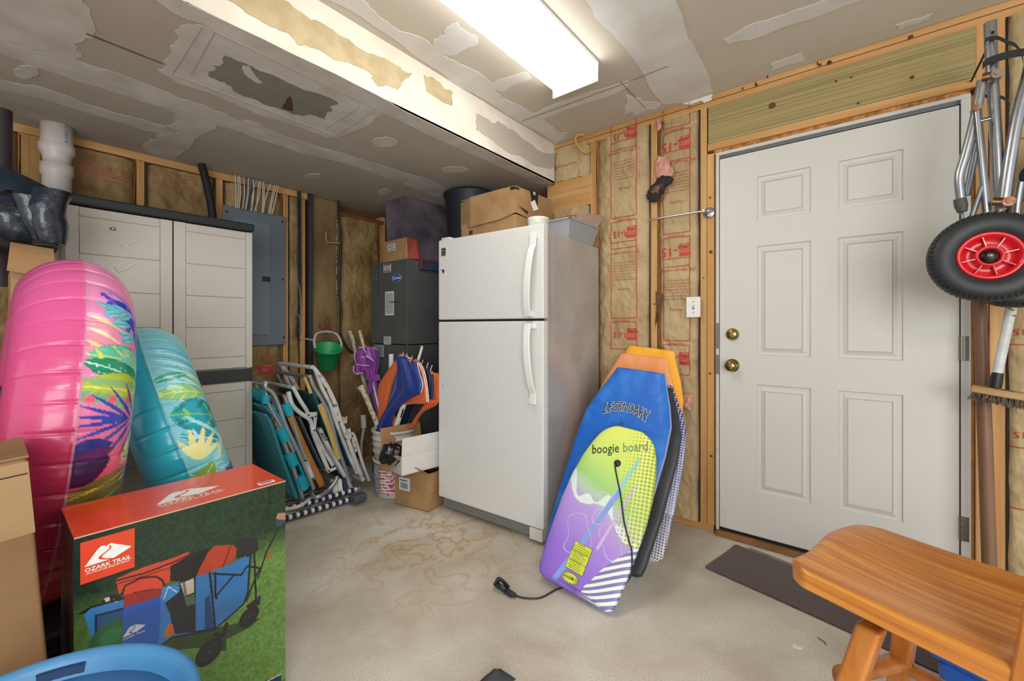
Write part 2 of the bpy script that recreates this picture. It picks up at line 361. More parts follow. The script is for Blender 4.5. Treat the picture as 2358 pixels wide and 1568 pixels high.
MB().box(xh0-.002, xh1, WD-.006, WD+.05, 2.116, 2.155).build('header_strip', stx, wr, bevel=.002)
fo = []
xs = np.linspace(xr0-.03, xr1+.03, 160); zs = np.linspace(2.088, 2.118, 7); A, B = np.meshgrid(xs, zs, indexing='ij')
G = np.stack([A, WD+.012-.012*fbm(A*60, B*60, 3), B], -1)
MB().grid(G).build('spray_foam', mat('spray_foam', '#c98f45', .45, col2='#8a5520', scale=50, bump=.5, bscale=40, coat=.3), wr, flip=True)
zs = np.linspace(.05, 2.1, 260); xs = np.linspace(xr0-.06, xr0-.028, 6); A, B = np.meshgrid(xs, zs, indexing='ij')
# nails and staples in the header plates
for px, py in ((1768, 180), (1912, 122), (1711, 207), (1741, 196), (1883, 150), (1909, 147)):
    p = P(px, py, Y=WD); MB().tube([p+Vector((0, -.018, .006)), p+Vector((0, 0.001, 0))], .0022, 6).build('nail', mat('rusty_nail', '#2a2420', .6, .6), wr)
blk = MB().box(-1.70, WX(1361), WD-.001, WD+.05, 1.955, 2.155).build('blocking_board', stx, wr, bevel=.002)
p = P(1297, 398, Y=WD); MB().lathe([(0, .0006), (.012, .0004)], M=fr((p.x, WD-.0015, p.z), (1, 0, 0), (0, 0, 1)), n=12).build('knot', mat('knot', '#5b3f20', .8), blk)
# left wall framing
for px in (55, 81.5, 323, 505, 657, 697): y = LY(px); MB().box(WL-.09, WL, y-.019, y+.019, .04, 2.10).build('stud', stz, wl, bevel=.002)
for y in (-.3, -.75, 2.2): MB().box(WL-.09, WL, y-.019, y+.019, .04, 2.10).build('stud', stz, wl)
MB().box(WL-.09, WL+.001, -1.2, LY(716), 2.102, ZS-.001).build('top_plate', sty, wl, bevel=.002)
MB().box(WL-.09, WL+.001, -3.2, WD, .001, .04).build('bottom_plate', sty, wl, bevel=.002)
MB().box(WL-.09, WL+.002, LY(782), 2.2, 2.03, 2.065).build('top_plate', mat('pipe_wood', '#7d4a2c', .8, var=.3, scale=20), wl, bevel=.004)
M_ply = mat('stained_plywood', '#94784f', .85, col2='#6f5638', scale=5, bump=.15, bscale=40, stretch=(1, 1, .4))
MB().box(WL-.03, WL-.012, LY(717), LY(778), .04, 2.14).build('plywood_panel', M_ply, wl, bevel=.001)
# insulation batts
def kraftmat(name, c1, c2):
    return mat(name, c1, .62, col2=c2, scale=5, bump=.5, bscale=16, spec=.35, lo=.3, hi=.7)
KR = kraftmat('kraft_paper', '#bca67e', '#a48a60'); KL = kraftmat('kraft_paper_stained', '#a08658', '#775834')
M_red = mat('red_print', '#bb3f34', .7); M_red2 = mat('faded_red_print', '#b3624a', .8)
M_pink = mat('pink_fiberglass', '#d9a597', .95, col2='#c47f70', scale=40, bump=.6, bscale=90)
M_dark = mat('black_paper_edge', '#2a2320', .8, var=.3)
def batt(par, wall, a0, a1, z0, z1, kr, seed, proud=.012, prints=(), nx=60):
    nz = int((z1-z0)/.010)
    def disp(a, z):
        t = (a-a0)/(a1-a0); e = np.clip(1-np.abs(2*t-1)**6, 0, 1)
        d = proud*e-.03*(1-e)
        d = d+.020*(fbm(a*7+seed, z*4, seed)-.5)+.034*(.12-np.abs(fbm(a*11, z*11+seed, seed+5)-.47))+.022*(.1-np.abs(fbm(a*24+z*9, z*22-a*8, seed+7)-.47))
        d = d+.008*np.clip(vnoise(a*3, z*22, seed+9)-.62, 0, 1)*2
        return d-.008
    A, Z = np.meshgrid(np.linspace(a0, a1, nx), np.linspace(z0, z1, nz), indexing='ij'); D = disp(A, Z)
    G = np.stack([A, WD-D, Z], -1) if wall == 'R' else np.stack([WL+D, A, Z], -1)
    b = MB().grid(G); o = b.build('insulation_batt', kr, par, flip=(wall == 'L') is False)
    def pt(a, z):
        d = float(disp(np.array(a), np.array(z)))+.003
        return (a, WD-d, z) if wall == 'R' else (WL+d, a, z)
    def box2(ca, cz, w, h, t=.0022, mt=M_red):
        m = MB()
        for (p0, p1) in (((ca-w, cz-h), (ca+w, cz-h)), ((ca+w, cz-h), (ca+w, cz+h)), ((ca+w, cz+h), (ca-w, cz+h)), ((ca-w, cz+h), (ca-w, cz-h))):
            n = 30; dx, dz = (p1[0]-p0[0]), (p1[1]-p0[1]); L = math.hypot(dx, dz); ox, oz = -dz/L*t, dx/L*t; V = []
            for i in range(n+1):
                q = (p0[0]+dx*i/n, p0[1]+dz*i/n); V += [pt(q[0]-ox, q[1]-oz), pt(q[0]+ox, q[1]+oz)]
            m.add(V, [(2*i, 2*i+1, 2*i+3, 2*i+2) for i in range(n)])
        m.build('printed_frame', mt, o)
    sg = 1 if wall == 'R' else 1
    def txt(s, ca, cz, size, mt=M_red, flip=True, sx=1, bold=0):
        k = -1 if flip else 1
        MB().text(s, None, size, bold=bold, sx=sx, fn=lambda x, y: pt(ca+k*x*sg, cz+k*y)).build('printed_text', mt, o)
    def logo(ca, cz, w, h):
        n = 8; m = MB(); Au, Zu = np.meshgrid(np.linspace(ca-w, ca+w, n), np.linspace(cz-h, cz+h, n), indexing='ij')
        g = np.array([[pt(Au[i, j], Zu[i, j]) for j in range(n)] for i in range(n)]); m.grid(g); q = m.build('printed_logo', M_red, o, flip=wall == 'R')
        m = MB(); f2 = lambda a, z: tuple(np.array(pt(a, z))+np.array((0, -.0012, 0) if wall == 'R' else (.0012, 0, 0)))
        for l, (s, dz) in enumerate((('OWENS', .3), ('CORNING', -.05))): m.text(s, None, h*.42, fn=lambda x, y: f2(ca-x, cz-(dz*h)-y))
        c = [(ca+w*.8*math.cos(t), cz+h*(.35+.45*math.sin(t))) for t in np.linspace(.2, 2.2, 9)]; V = []
        for i, (a, z) in enumerate(c): V += [f2(a, z), f2(a, z+.004)]
        m.add(V, [(2*i, 2*i+1, 2*i+3, 2*i+2) for i in range(len(c)-1)])
        m.build('printed_mark', mat('kraft_show', '#c7a77e', .7), q)
    for s_, a_ in ((0, a0), (1, a1)):
        if z1-z0 < 1: break
        V = []; n = 90
        for i in range(n+1):
            z = z0+(z1-z0)*i/n; w_ = .003+.006*float(vnoise(z*9, seed+s_*5, 7)); k = 1 if s_ == 0 else -1; aa = a_+k*.001
            for q in (0, 1): V.append((aa+k*q*w_, WD-.004-.004*q, z) if wall == 'R' else (WL+.004+.004*q, aa+k*q*w_, z))
        MB().add(V, [(2*i, 2*i+1, 2*i+3, 2*i+2) for i in range(n)]).build('paper_flange', M_dark, o)
    for p in prints:
        {'box': box2, 'txt': txt, 'logo': logo}[p[0]](*p[1:])
    return o, pt
par = 'FIBER GLASS BUILDING INSULATION'
def std_prints(ca, zs, w, r='R-15', big=.055, logo_right=True, seed=0):
    out = []; rd = random.Random(seed)
    for z in zs:
        out += [('box', ca, z+.33, w, .24), ('txt', '3½" Fiberglas Insulation', ca, z+.50, .022), ('box', ca, z-.02, w, .085)]
        out += [('txt', r, ca-.02, z-.015, big, M_red, True, 1, .02), ('logo', ca+w*.62, z-.012, .03, .036)]
        out += [('txt', 'Warning', ca, z+.27, .022, M_red2)]
        for k in range(7): out.append(('txt', ''.join(rd.choice('abcdefghilmnoprstu   ') for _ in range(26)), ca, z+.44-.018*k, .014, M_red2))
        out += [('txt', 'WARNING', ca, z+.075, .018, M_red2)]
    return out
a0, a1 = WX(1373), WX(1499)
ca = (a0+a1)/2+.01
batt(wr, 'R', a0, a1, .04, 2.365, KR, 3, prints=std_prints(ca, [P(1440, 532, Y=WD).z, P(1440, 765, Y=WD).z, P(1440, 300, Y=WD).z-.01], .085, seed=1))
a0, a1 = WX(1514), WX(1613)
ca = (a0+a1)/2
bt, ptb = batt(wr, 'R', a0, a1, .04, 2.362, KR, 8, prints=std_prints(ca-.01, [P(1560, 327, Y=WD).z, P(1560, 572, Y=WD).z, P(1560, 820, Y=WD).z], .075, big=.075, seed=2))
batt(wr, 'R', -1.662, WX(1360), 2.155, 2.39, KR, 11, prints=[('txt', 'Fiberglas Building Insulation', -1.56, 2.26, .018)])
batt(wr, 'R', -1.90, WX(1360), .3, 1.955, KR, 13, prints=[('txt', 'Fiberglas Building Insulation', -1.57, 1.80, .018), ('box', -1.53, 1.5, .07, .4)])
batt(wr, 'R', -3.2, -1.9, .04, 2.14, KL, 14, nx=70)
a0, a1 = xr1+.125, xr1+.27
batt(wr, 'R', a0, a1, .04, 2.36, KR, 21, prints=[('box', (a0+a1)/2-.03, z, .045, .12) for z in (.55, .95, 1.35, 1.75)]+[('txt', 'R-15', (a0+a1)/2-.02, z, .035) for z in (.72, 1.12, 1.55)])
batt(wr, 'R', xr1+.31, xr1+.70, .04, 2.36, KR, 22, prints=std_prints(xr1+.42, [.5, 1.1, 1.7], .09, seed=4))
# torn pink fiberglass tuft and charred paper on the right bay
def blob(name, pts, th, mt, par, y, seed, rough=.02):
    c = Vector((sum(p[0] for p in pts)/len(pts), 0, sum(p[1] for p in pts)/len(pts))); n = len(pts); rings = 8; V = []
    for k in range(rings+1):
        t = k/rings
        for (x, z) in pts:
            q = Vector((c.x+(x-c.x)*math.cos(t*math.pi/2), 0, c.z+(z-c.z)*math.cos(t*math.pi/2)))
            V.append((q.x, y-th*math.sin(t*math.pi/2)*(1+.5*(float(fbm(q.x*30, q.z*30, seed))-.5)*2)-rough*float(fbm(q.x*60+9, q.z*60, seed)), q.z))
    Fc = [(k*n+i, k*n+(i+1) % n, (k+1)*n+(i+1) % n, (k+1)*n+i) for k in range(rings) for i in range(n)]
    return MB().add(V, Fc, smooth=True).build(name, mt, par)
def pxz(l, y): return [(P(a, b_, Y=y).x, P(a, b_, Y=y).z) for a, b_ in l]
t1 = blob('fiberglass_tuft', rag(pxz([(1516, 362), (1535, 360), (1546, 385), (1555, 400), (1550, 413), (1515, 412), (1512, 385)], WD), .01, 2, 1), .018, M_pink, wr, WD-.012, 4)
t2 = blob('torn_paper', rag(pxz([(1517, 415), (1552, 411), (1551, 425), (1535, 445), (1520, 463), (1500, 466), (1492, 452), (1500, 435)], WD), .022, 3, 2), .018, M_dark, wr, WD-.018, 5)
blob('charred_tuft', rag(pxz([(1514, 430), (1536, 422), (1532, 434), (1518, 452), (1504, 446)], WD), .012, 3, 3), .010, mat('charred_pink', '#8f6452', .95, col2='#3c2a25', scale=60, bump=.5, bscale=90), t2, WD-.030, 6)
blob('fiberglass_tuft', rag(pxz([(1513, 275), (1525, 272), (1524, 300), (1516, 305)], WD), .008, 2, 3), .01, M_pink, wr, WD-.008, 6)
blob('fiberglass_tuft', rag(pxz([(1573, 902), (1600, 905), (1598, 925), (1592, 945), (1578, 940)], WD), .008, 2, 3), .015, M_pink, wr, WD-.018, 7)
blob('torn_paper', rag(pxz([(1512, 670), (1530, 678), (1528, 690), (1518, 720), (1512, 760)], WD), .006, 2, 8), .006, mat('kraft_dark_brown', '#6a4a35', .9, var=.3), wr, WD-.012, 9)  # dark brown torn patch on the kraft paper
# left wall batts
spans = [(LY(94), LY(314)), (LY(333), LY(496)), (LY(514), LY(651)), (LY(663), LY(690)), (LY(780), 2.18), (LY(28)-.2, LY(48))]
for i, (a, b_) in enumerate(spans):
    pr = []
    if i == 0: pr = [('txt', ''.join(random.choice('abcdeilnorstu  ') for _ in range(22)), P(235, y, X=WL).y, P(235, y, X=WL).z, .022, M_red2) for y in (385, 392, 399, 406, 416)]
    if i == 1: pr = [('txt', ''.join(random.choice('abcdeilnorstu  ') for _ in range(20)), P(415, y, X=WL).y, P(415, y, X=WL).z, .02, M_red2) for y in (405, 412, 420, 428)]
    if i == 2:
        q = P(610, 850, X=WL); pr = [('logo', q.y, q.z, .05, .03), ('txt', 'R-13', q.y-.04, q.z+.09, .08, M_red2), ('txt', 'FIBERGLAS', q.y, q.z-.09, .05, M_red2)]
    batt(wl, 'L', a, b_, .04, 2.09 if i != 4 else 2.03, KL if i not in (2, 3) else kraftmat('kraft_paper_left', '#a98f60', '#7c6238'), 30+i, proud=.018, prints=pr)
batt(wl, 'L', LY(663)+.001, LY(690)-.001, .05, .6, kraftmat('kraft_paper_left', '#a98f60', '#7c6238'), 77)
# ---------------- door ----------------
dr = thing('door_1', 'white six-panel entry door with brass knob and deadbolt', None, (xr0, WD, 0), kind='structure')
M_door = mat('door_paint', '#cfccc4', .5, var=.02, scale=30, bump=.06, bscale=10, stretch=(9, 9, .7))
YD = WD-.004
fmx = dict(z0=.045, z1=2.06)
pz = [(P(1743, b_, Y=YD).z, P(1743, a, Y=YD).z) for a, b_ in ((407.5, 507), (567, 818), (885, 1133))]
pX = [(P(1743, 700, Y=YD).x, P(1867, 700, Y=YD).x), (P(1930, 700, Y=YD).x, P(2080, 700, Y=YD).x)]
# slab face as a grid of cells, the panels moulded in
xsE = [xr0+.002] + [v for p in pX for v in p] + [xr1-.002]; zsE = [.047]+[v for p in sorted(pz) for v in p]+[2.055]
sl = MB()
for i in range(5):
    for j in range(7):
        x0_, x1_, z0_, z1_ = xsE[i], xsE[i+1], zsE[j], zsE[j+1]
        if i in (1, 3) and j in (1, 3, 5):
            prof = [(0, 0), (.004, .011), (.011, .012), (.033, .0015), (.0345, .0065), (.037, .003)]
            V = []
            for (e, dp) in prof: V += [(x0_+e, YD+dp, z0_+e), (x1_-e, YD+dp, z0_+e), (x1_-e, YD+dp, z1_-e), (x0_+e, YD+dp, z1_-e)]
            Fc = [(4*k+a, 4*k+(a+1) % 4, 4*(k+1)+(a+1) % 4, 4*(k+1)+a) for k in range(len(prof)-1) for a in range(4)]+[tuple(4*(len(prof)-1)+a for a in range(4))]
            sl.add(V, Fc)
        else: sl.add([(x0_, YD, z0_), (x1_, YD, z0_), (x1_, YD, z1_), (x0_, YD, z1_)], [(0, 1, 2, 3)])
sl.box(xr0+.002, xr1-.002, YD+.009, YD+.045, .047, 2.055)
for x in (xr0+.002, xr1-.002): sl.add([(x, YD, .047), (x, YD+.01, .047), (x, YD+.01, 2.055), (x, YD, 2.055)], [(0, 1, 2, 3)])
sl.add([(xr0+.002, YD, 2.055), (xr1-.002, YD, 2.055), (xr1-.002, YD+.01, 2.055), (xr0+.002, YD+.01, 2.055)], [(0, 1, 2, 3)])
sl.build('door_slab', M_door, dr)
M_jamb = mat('jamb_paint', '#c9c6bf', .5, var=.04)
for a, b_ in ((xr0-.016, xr0-.001), (xr1+.002, xr1+.030)): MB().box(a, b_, WD-.012, WD+.09, .002, 2.075).build('door_jamb', M_jamb, dr, bevel=.0015)
MB().box(xr0-.016, xr1+.030, WD-.012, WD+.09, 2.0755, 2.092).build('door_jamb', M_jamb, dr, bevel=.0015)
M_blk = mat('black_rubber', '#121214', .5)
MB().box(xr0-.001, xr0+.0022, WD-.0035, WD+.05, .045, 2.06).box(xr0, xr1, WD-.0035, WD+.05, 2.0552, 2.0605).box(xr1-.0022, xr1+.002, WD-.0035, WD+.05, .045, 2.06).build('weatherstrip', M_blk, dr)
MB().box(xr0, xr1, WD-.006, WD+.05, .032, .047).build('door_sweep', M_blk, dr)
MB().box(xr0-.016, xr1+.03, WD-.03, WD+.09, .001, .031).build('threshold', mat('threshold_wood', '#8a6134', .7, var=.3), dr, bevel=.003)
MB().box(xr0-.03, xr0-.016, WD+.012, WD+.09, .04, 2.09).box(xr1+.03, xr1+.045, WD+.012, WD+.09, .04, 2.09).build('shim', mat('shim_wood', '#b07a3a', .8, var=.3), dr)
M_brass = mat('antique_brass', '#a8935a', .22, 1, var=.4, scale=40); M_steel = mat('hinge_steel', '#8d8879', .35, 1)
for z, knob in ((P(1684, 842, Y=WD-.03).z, True), (P(1684, 770, Y=WD-.03).z, False)):
    x = P(1684, 800, Y=WD-.03).x; M = fr((x, YD, z), (1, 0, 0), (0, 0, 1))
    k = MB()
    if knob: k.lathe([(0, .062), (.018, .062), (.027, .055), (.029, .043), (.024, .032), (.012, .025), (.012, .010), (.033, .008), (.035, .001)], M=M)
    else: k.lathe([(0, .024), (.020, .024), (.025, .020), (.031, .006), (.033, .001)], M=M).box(-.005, .005, -.013, .013, .024, .038, M=M)
    k.build('door_knob' if knob else 'deadbolt', M_brass, dr)
for py in (802, 1215):
    z = P(2217, py, Y=WD).z; x = xr1+.003; h = MB()
    for k in range(5): h.tube([(x, WD-.012, z-.05+k*.0202), (x, WD-.012, z-.05+(k+1)*.0202-.001)], .0065, 10)
    h.box(x, x+.022, WD-.0135, WD-.011, z-.05, z+.05); h.build('hinge', M_steel, dr)
MB().box(xr0-.0166, xr0-.001, WD-.0135, WD-.011, 1.02, 1.16).box(xr0-.0166, xr0-.001, WD-.0135, WD-.011, .88, .985).build('strike_plate', M_steel, dr)
for o, zr in (((1.0), 0),): pass
# ---------------- ceiling light ----------------
lt = thing('ceiling_light', 'long wraparound fluorescent light glowing on the upper ceiling', 'light', (-1.08, 1.24, ZC-.1))
e, t_, b2 = nt('lit_diffuser'); em = t_.nodes.new('ShaderNodeEmission'); em.inputs[0].default_value = (1, .985, .955, 1); em.inputs[1].default_value = FIXTURE_GLOW
t_.links.new(em.outputs[0], t_.nodes['Material Output'].inputs[0])
X0, X1, Y0, Y1 = -1.215, -.955, .62, 1.855
prof = [(X0, ZC-.02), (X0, ZC-.045), (X0+.03, ZC-.082), (X0+.07, ZC-.097), (X1-.07, ZC-.097), (X1-.03, ZC-.082), (X1, ZC-.045), (X1, ZC-.02)]
d = MB(); n = len(prof); V = [(x, y, z) for y in (Y0, Y1) for x, z in prof]
d.add(V, [(i, i+1, n+i+1, n+i) for i in range(n-1)]); d.add(V, [tuple(range(n))[::-1], tuple(range(n, 2*n))]); d.build('diffuser', e, lt, flip=True)
MB().box(X0-.004, X1+.004, Y0-.004, Y1+.004, ZC-.018, ZC-.001).build('housing', mat('white_enamel', '#e9e8e4', .4), lt, bevel=.003)
MB().box(X0, X1, Y1, Y1+.006, ZC-.098, ZC-.02).build('end_cap', mat('white_enamel', '#e9e8e4', .4), lt, bevel=.002)
# plaster smeared over the plate where beam band meets the header
q = [P(x, y, Y=WD-.004) for x, y in ((1566, 240), (1600, 226), (1644, 208), (1640, 228), (1622, 238), (1612, 232), (1590, 242))]
MB().prism(rag([(p.x, p.z) for p in q], .006, 3, 77), 0, .003, M=fr((0, WD-.0045, 0), (1, 0, 0), (0, 0, 1))).build('plaster_smear', M_mud3, wr)
# knots and nail heads in the framing
M_knot = mat('knot', '#5b3f20', .8); M_nail = mat('rusty_nail', '#2a2420', .6, .6); rd = random.Random(12)
def spot(px, py, r, mt, nm):
    p = P(px, py, Y=WD-.002); MB().lathe([(0, .0012), (r, .0006), (r*1.02, 0)], M=fr((p.x, WD-.0028 if py > 240 else WD-.0045, p.z), (1, 0, 0), (0, 0, 1)), n=9).build(nm, mt, wr)
for px, py, r in ((1637, 580, .009), (1635, 860, .006), (1638, 1050, .007), (1620, 640, .004), (1507, 700, .005), (1742, 196, .007), (1910, 145, .010), (1888, 150, .007), (2097, 86, .009), (1635, 455, .005), (1810, 297, .006), (2275, 120, .007)): spot(px, py, r, M_knot, 'knot')
for k in range(26): spot(rd.choice((1618, 1624, 1633, 1640, 1504, 1510)), rd.uniform(260, 1150), .0016, M_nail, 'nail_head')
# ================= LARGE OBJECTS =================
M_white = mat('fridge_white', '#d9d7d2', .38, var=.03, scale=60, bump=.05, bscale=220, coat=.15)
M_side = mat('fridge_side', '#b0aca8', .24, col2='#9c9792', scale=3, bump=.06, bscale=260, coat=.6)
# ---- refrigerator ----
fx, fy = -2.008, 1.772
Mf = Matrix.Translation((fx, fy, 0)) @ Matrix.Rotation(R(2.6), 4, 'Z')
fg = thing('refrigerator', 'white two-door top-freezer refrigerator beside the boogie boards', 'refrigerator', (fx+.38, fy+.35, 0))
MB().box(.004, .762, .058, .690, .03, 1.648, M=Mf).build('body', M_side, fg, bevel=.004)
MB().box(0, .768, 0, .05, 1.182, 1.676, M=Mf).build('freezer_door', M_white, fg, bevel=.008, seg=3)
MB().box(0, .768, 0, .05, .085, 1.170, M=Mf).build('fresh_food_door', M_white, fg, bevel=.008, seg=3)
M_gask = mat('door_gasket', '#8b8984', .6); M_blackp = mat('black_plastic', '#17181a', .45)
MB().box(.01, .757, .05, .058, .09, 1.67, M=Mf).build('gasket', M_gask, fg)
MB().box(.03, .74, .01, .058, 1.17, 1.182, M=Mf).build('door_gap', M_blackp, fg)
kg = MB().box(.02, .755, .03, .05, .022, .08, M=Mf)
for k in range(5): kg.box(.03, .745, .024, .030, .026+k*.0105, .031+k*.0105, M=Mf)
kg.build('kick_grille', mat('grille_grey', '#8a8882', .5), fg)
for x in (.03, .72): MB().lathe([(0, 0), (.018, 0), (.022, .004), (.022, .022), (0, .022)], M=Mf @ Matrix.Translation((x, .12, 0))).build('leveling_foot', M_blackp, fg)
MB().box(.68, .76, .0, .06, .02, .082, M=Mf).build('foot_bracket', mat('bracket', '#cfcdc8', .4), fg, bevel=.004)
def handle(z0, z1, flip):
    n = 14; V = []
    for i in range(n+1):
        t = i/n; z = z0+(z1-z0)*t; q = (1-t) if flip else t
        yo = -.012-.040*math.sin(math.pi*min(1, q*1.15+.02))**.6 if q*1.15 < 1 else -.012
        xo = .690+.028*(math.sin(q*1.5))
        w_ = .019; V += [(xo-w_, yo, z), (xo+w_, yo, z), (xo+w_, yo-.014, z), (xo-w_, yo-.014, z)]
    Fc = [(4*i+a, 4*i+(a+1) % 4, 4*(i+1)+(a+1) % 4, 4*(i+1)+a) for i in range(n) for a in range(4)]+[(3, 2, 1, 0), tuple(4*n+a for a in range(4))]
    b = MB().add(V, Fc, M=Mf); ze, zf = (z0, z1)
    b.box(.672, .708, -.014, .0, z0, z0+.03, M=Mf); b.box(.690, .735, -.014, .0, z1-.03, z1, M=Mf) if not flip else b.box(.672, .73, -.014, .0, z1-.03, z1, M=Mf)
    return b.build('handle', mat('handle_white', '#e6e4df', .35, coat=.2), fg, bevel=.004)
handle(1.192, 1.628, False); handle(.735, 1.158, True)
MB().box(.735, .745, -.0005, .02, 1.17, 1.66, M=Mf)
MB().box(.02, .09, .005, .07, 1.676, 1.69, M=Mf).build('hinge_cover', M_white, fg, bevel=.004)
bd = MB().box(.028, .068, -.003, 0, 1.575, 1.625, M=Mf).build('badge', mat('badge_silver', '#aeb0b2', .3, .8), fg, bevel=.0015)
bd2 = MB().box(.033, .063, -.0036, -.003, 1.592, 1.600, M=Mf).box(.033, .063, -.0036, -.003, 1.612, 1.618, M=Mf).box(.033, .063, -.0036, -.003, 1.579, 1.583, M=Mf).build('badge_print', M_blackp, bd)
MB().lathe([(0, .012), (.004, .011), (.005, 0)], M=Mf @ fr((.042, 0, 1.488), (1, 0, 0), (0, 0, 1)), n=10).box(.044, .052, -.006, 0, 1.470, 1.490, M=Mf).build('lock', M_blackp, fg)
MB().lathe([(0, .003), (.004, .002), (.005, 0)], M=Mf @ fr((.042, 0, .775), (1, 0, 0), (0, 0, 1)), n=10).build('screw_cap', M_gask, fg)
# ---- air handler ----
Ya = 1.9; ahx0, ahx1 = P(855, 700, Y=Ya).x, P(938, 700, Y=Ya).x
ah = thing('air_handler', 'dark grey upright air handler cabinet with purple-grey duct above', 'air handler', ((ahx0+ahx1)/2, 2.15, 0))
M_ah = mat('air_handler_grey', '#5d605d', .42, .2, var=.12, scale=5)
MB().box(ahx0, ahx1, Ya, 2.46, 1.012, 1.628).build('upper_cabinet', M_ah, ah, bevel=.003)
MB().box(ahx0+.01, ahx1, Ya+.003, 2.46, .0, 1.006).build('lower_cabinet', M_ah, ah, bevel=.003)
MB().box(ahx1-.0035, ahx1+.0015, Ya-.0015, Ya+.004, .02, 1.625).build('edge_trim', mat('bare_steel', '#c9cbca', .3, .9), ah)
MB().box(ahx0+.095, ahx0+.098, Ya-.001, Ya, 1.35, 1.62).build('seam', M_blackp, ah)
MB().box(P(887, 700, Y=Ya).x+.07, P(920, 700, Y=Ya).x, Ya-.002, Ya, P(900, 696, Y=Ya).z-.003, P(900, 696, Y=Ya).z+.003).build('seam', M_blackp, ah)
M_pl = mat('duct_foil', '#8a8088', .4, .3, col2='#5c5260', scale=4, bump=.3, bscale=12)
zt = ZS-.002; a = P(887, 461, Y=2.02); b_ = P(931, 450, Y=2.02)
MB().hexa([(ahx0+.04, 2.02, 1.63), (ahx1+.03, 2.02, 1.60), (ahx1+.03, 2.46, 1.60), (ahx0+.04, 2.46, 1.63), (a.x, 2.02, zt), (b_.x, 2.02, zt), (b_.x+.03, 2.46, zt), (a.x, 2.46, zt)]).build('duct_plenum', M_pl, ah, bevel=.004)
MB().box(ahx1-.02, ahx1+.034, 2.0, 2.45, 1.56, 1.635).build('duct_collar', mat('foil_red', '#6d3f42', .3, .4, col2='#3f5a78', scale=6, bump=.4, bscale=14), ah, bevel=.004)
MB().tube([(b_.x, 2.017, zt), (ahx1+.03, 2.017, 1.62)], .004, 6).build('foil_tape', mat('foil_tape', '#8f8a90', .3, .8), ah)
M_lab = mat('white_label', '#d5d6d6', .6); M_ink = mat('label_ink', '#33363c', .7)
def label(name, px0, px1, py0, py1, par_, lines=0, col=M_lab, Y=None, X=None, head=None, rnd=0):
    kk = dict(Y=Y) if Y is not None else dict(X=X); p0 = P(px0, (py0+py1)/2, **kk); p1 = P(px1, (py0+py1)/2, **kk)
    zt_ = P((px0+px1)/2, py0, **kk).z; zb = P((px0+px1)/2, py1, **kk).z; w_ = (p1-p0).length/2; h_ = (zt_-zb)/2
    c = (p0+p1)/2; c.z = (zt_+zb)/2; M = fr(c, (1, 0, 0), (0, 0, 1)) if Y is not None else fr(c, (0, 1, 0), (0, 0, 1))
    o = MB().prism(rrect(-w_, w_, -h_, h_, max(rnd*w_, .001)), 0, .0012, M=M).build(name, col, par_)
    if lines:
        m = MB(); rd = random.Random(int(px0))
        for k in range(lines):
            y = h_*.86-1.72*h_*(k+.5)/lines; x = -w_*.85
            while x < w_*.8:
                L = rd.uniform(.08, .3)*w_; m.box(x, min(x+L, w_*.85), y-.25*h_*1.7/lines, y+.25*h_*1.7/lines, .0012, .0015, M=M); x += L+.07*w_
        m.build('label_text', M_ink, o)
    return o, M, w_, h_
o, M, w_, h_ = label('warning_label', 883.5, 900, 608, 627, ah, 4, Y=Ya)
MB().box(-w_*.9, w_*.9, h_*.7, h_*.95, .0012, .0018, M=M).box(-w_*.9, w_*.9, -h_*.9, -h_*.6, .0012, .0018, M=M).build('red_band', mat('label_red', '#a5323a', .6), o)
label('rating_label', 887, 907, 671, 726, ah, 16, Y=Ya); label('barcode_label', 884, 900, 775, 793, ah, 5, Y=Ya)
label('instruction_label', 862, 884, 795, 821, ah, 6, Y=Ya, col=mat('grey_label', '#a7abb2', .6))
c = P(914, 640, Y=Ya); M = fr(c, (1, 0, 0), (0, 0, 1)); ew, eh = (P(925, 640, Y=Ya)-P(903, 640, Y=Ya)).length/2, .027
el = lambda k: [(ew*k*math.cos(t*.2618), eh*k*math.sin(t*.2618)) for t in range(24)]
o = MB().prism(el(1), 0, .002, M=M).build('oval_emblem', mat('emblem_rim', '#9fb2d6', .4), ah)
MB().prism(el(.9), .002, .003, M=M).build('emblem_field', mat('emblem_blue', '#1f3f93', .4), o)
MB().text('Carrier', M @ Matrix.Translation((0, 0, .0035)), .032, bold=.015).build('emblem_lettering', mat('emblem_white', '#e9edf5', .5), o)
for px, py in ((866, 643), (859, 640), (877, 633), (867, 633), (935, 625), (856, 763), (934, 763), (935, 776)):
    q = P(px, py, Y=Ya); MB().lathe([(0, .004), (.004, .003), (.005, 0)], M=fr(q, (1, 0, 0), (0, 0, 1)), n=8).build('screw', M_steel, ah)
# ---- plastic storage cabinet ----
Xc = -2.80; cy0, cy1 = P(150, 600, X=Xc).y, P(581, 600, X=Xc).y
sc_ = thing('storage_cabinet', 'tall off-white plastic storage cabinet with black top and slatted doors', 'cabinet', (Xc-.18, (cy0+cy1)/2, 0))
M_pla = mat('cabinet_plastic', '#cbc5ba', .45, var=.03, scale=8); M_bt = mat('cabinet_black', '#26292c', .5)
MB().box(-3.025, Xc-.022, cy0+.006, cy1-.003, .06, 1.705).build('body', M_pla, sc_, bevel=.006)
MB().box(-3.03, Xc+.012, cy0-.008, cy1+.008, 1.708, 1.752).build('top', M_bt, sc_, bevel=.008)
MB().box(-3.03, Xc+.006, cy0, cy1, .002, .058).build('base', M_bt, sc_, bevel=.006)
ym = P(398.5, 600, X=Xc).y
zsL = [1.70, 1.654, 1.48, 1.307, 1.133, .963, .897]
zsB = [.815, .765, .60, .435, .27, .11, .065]
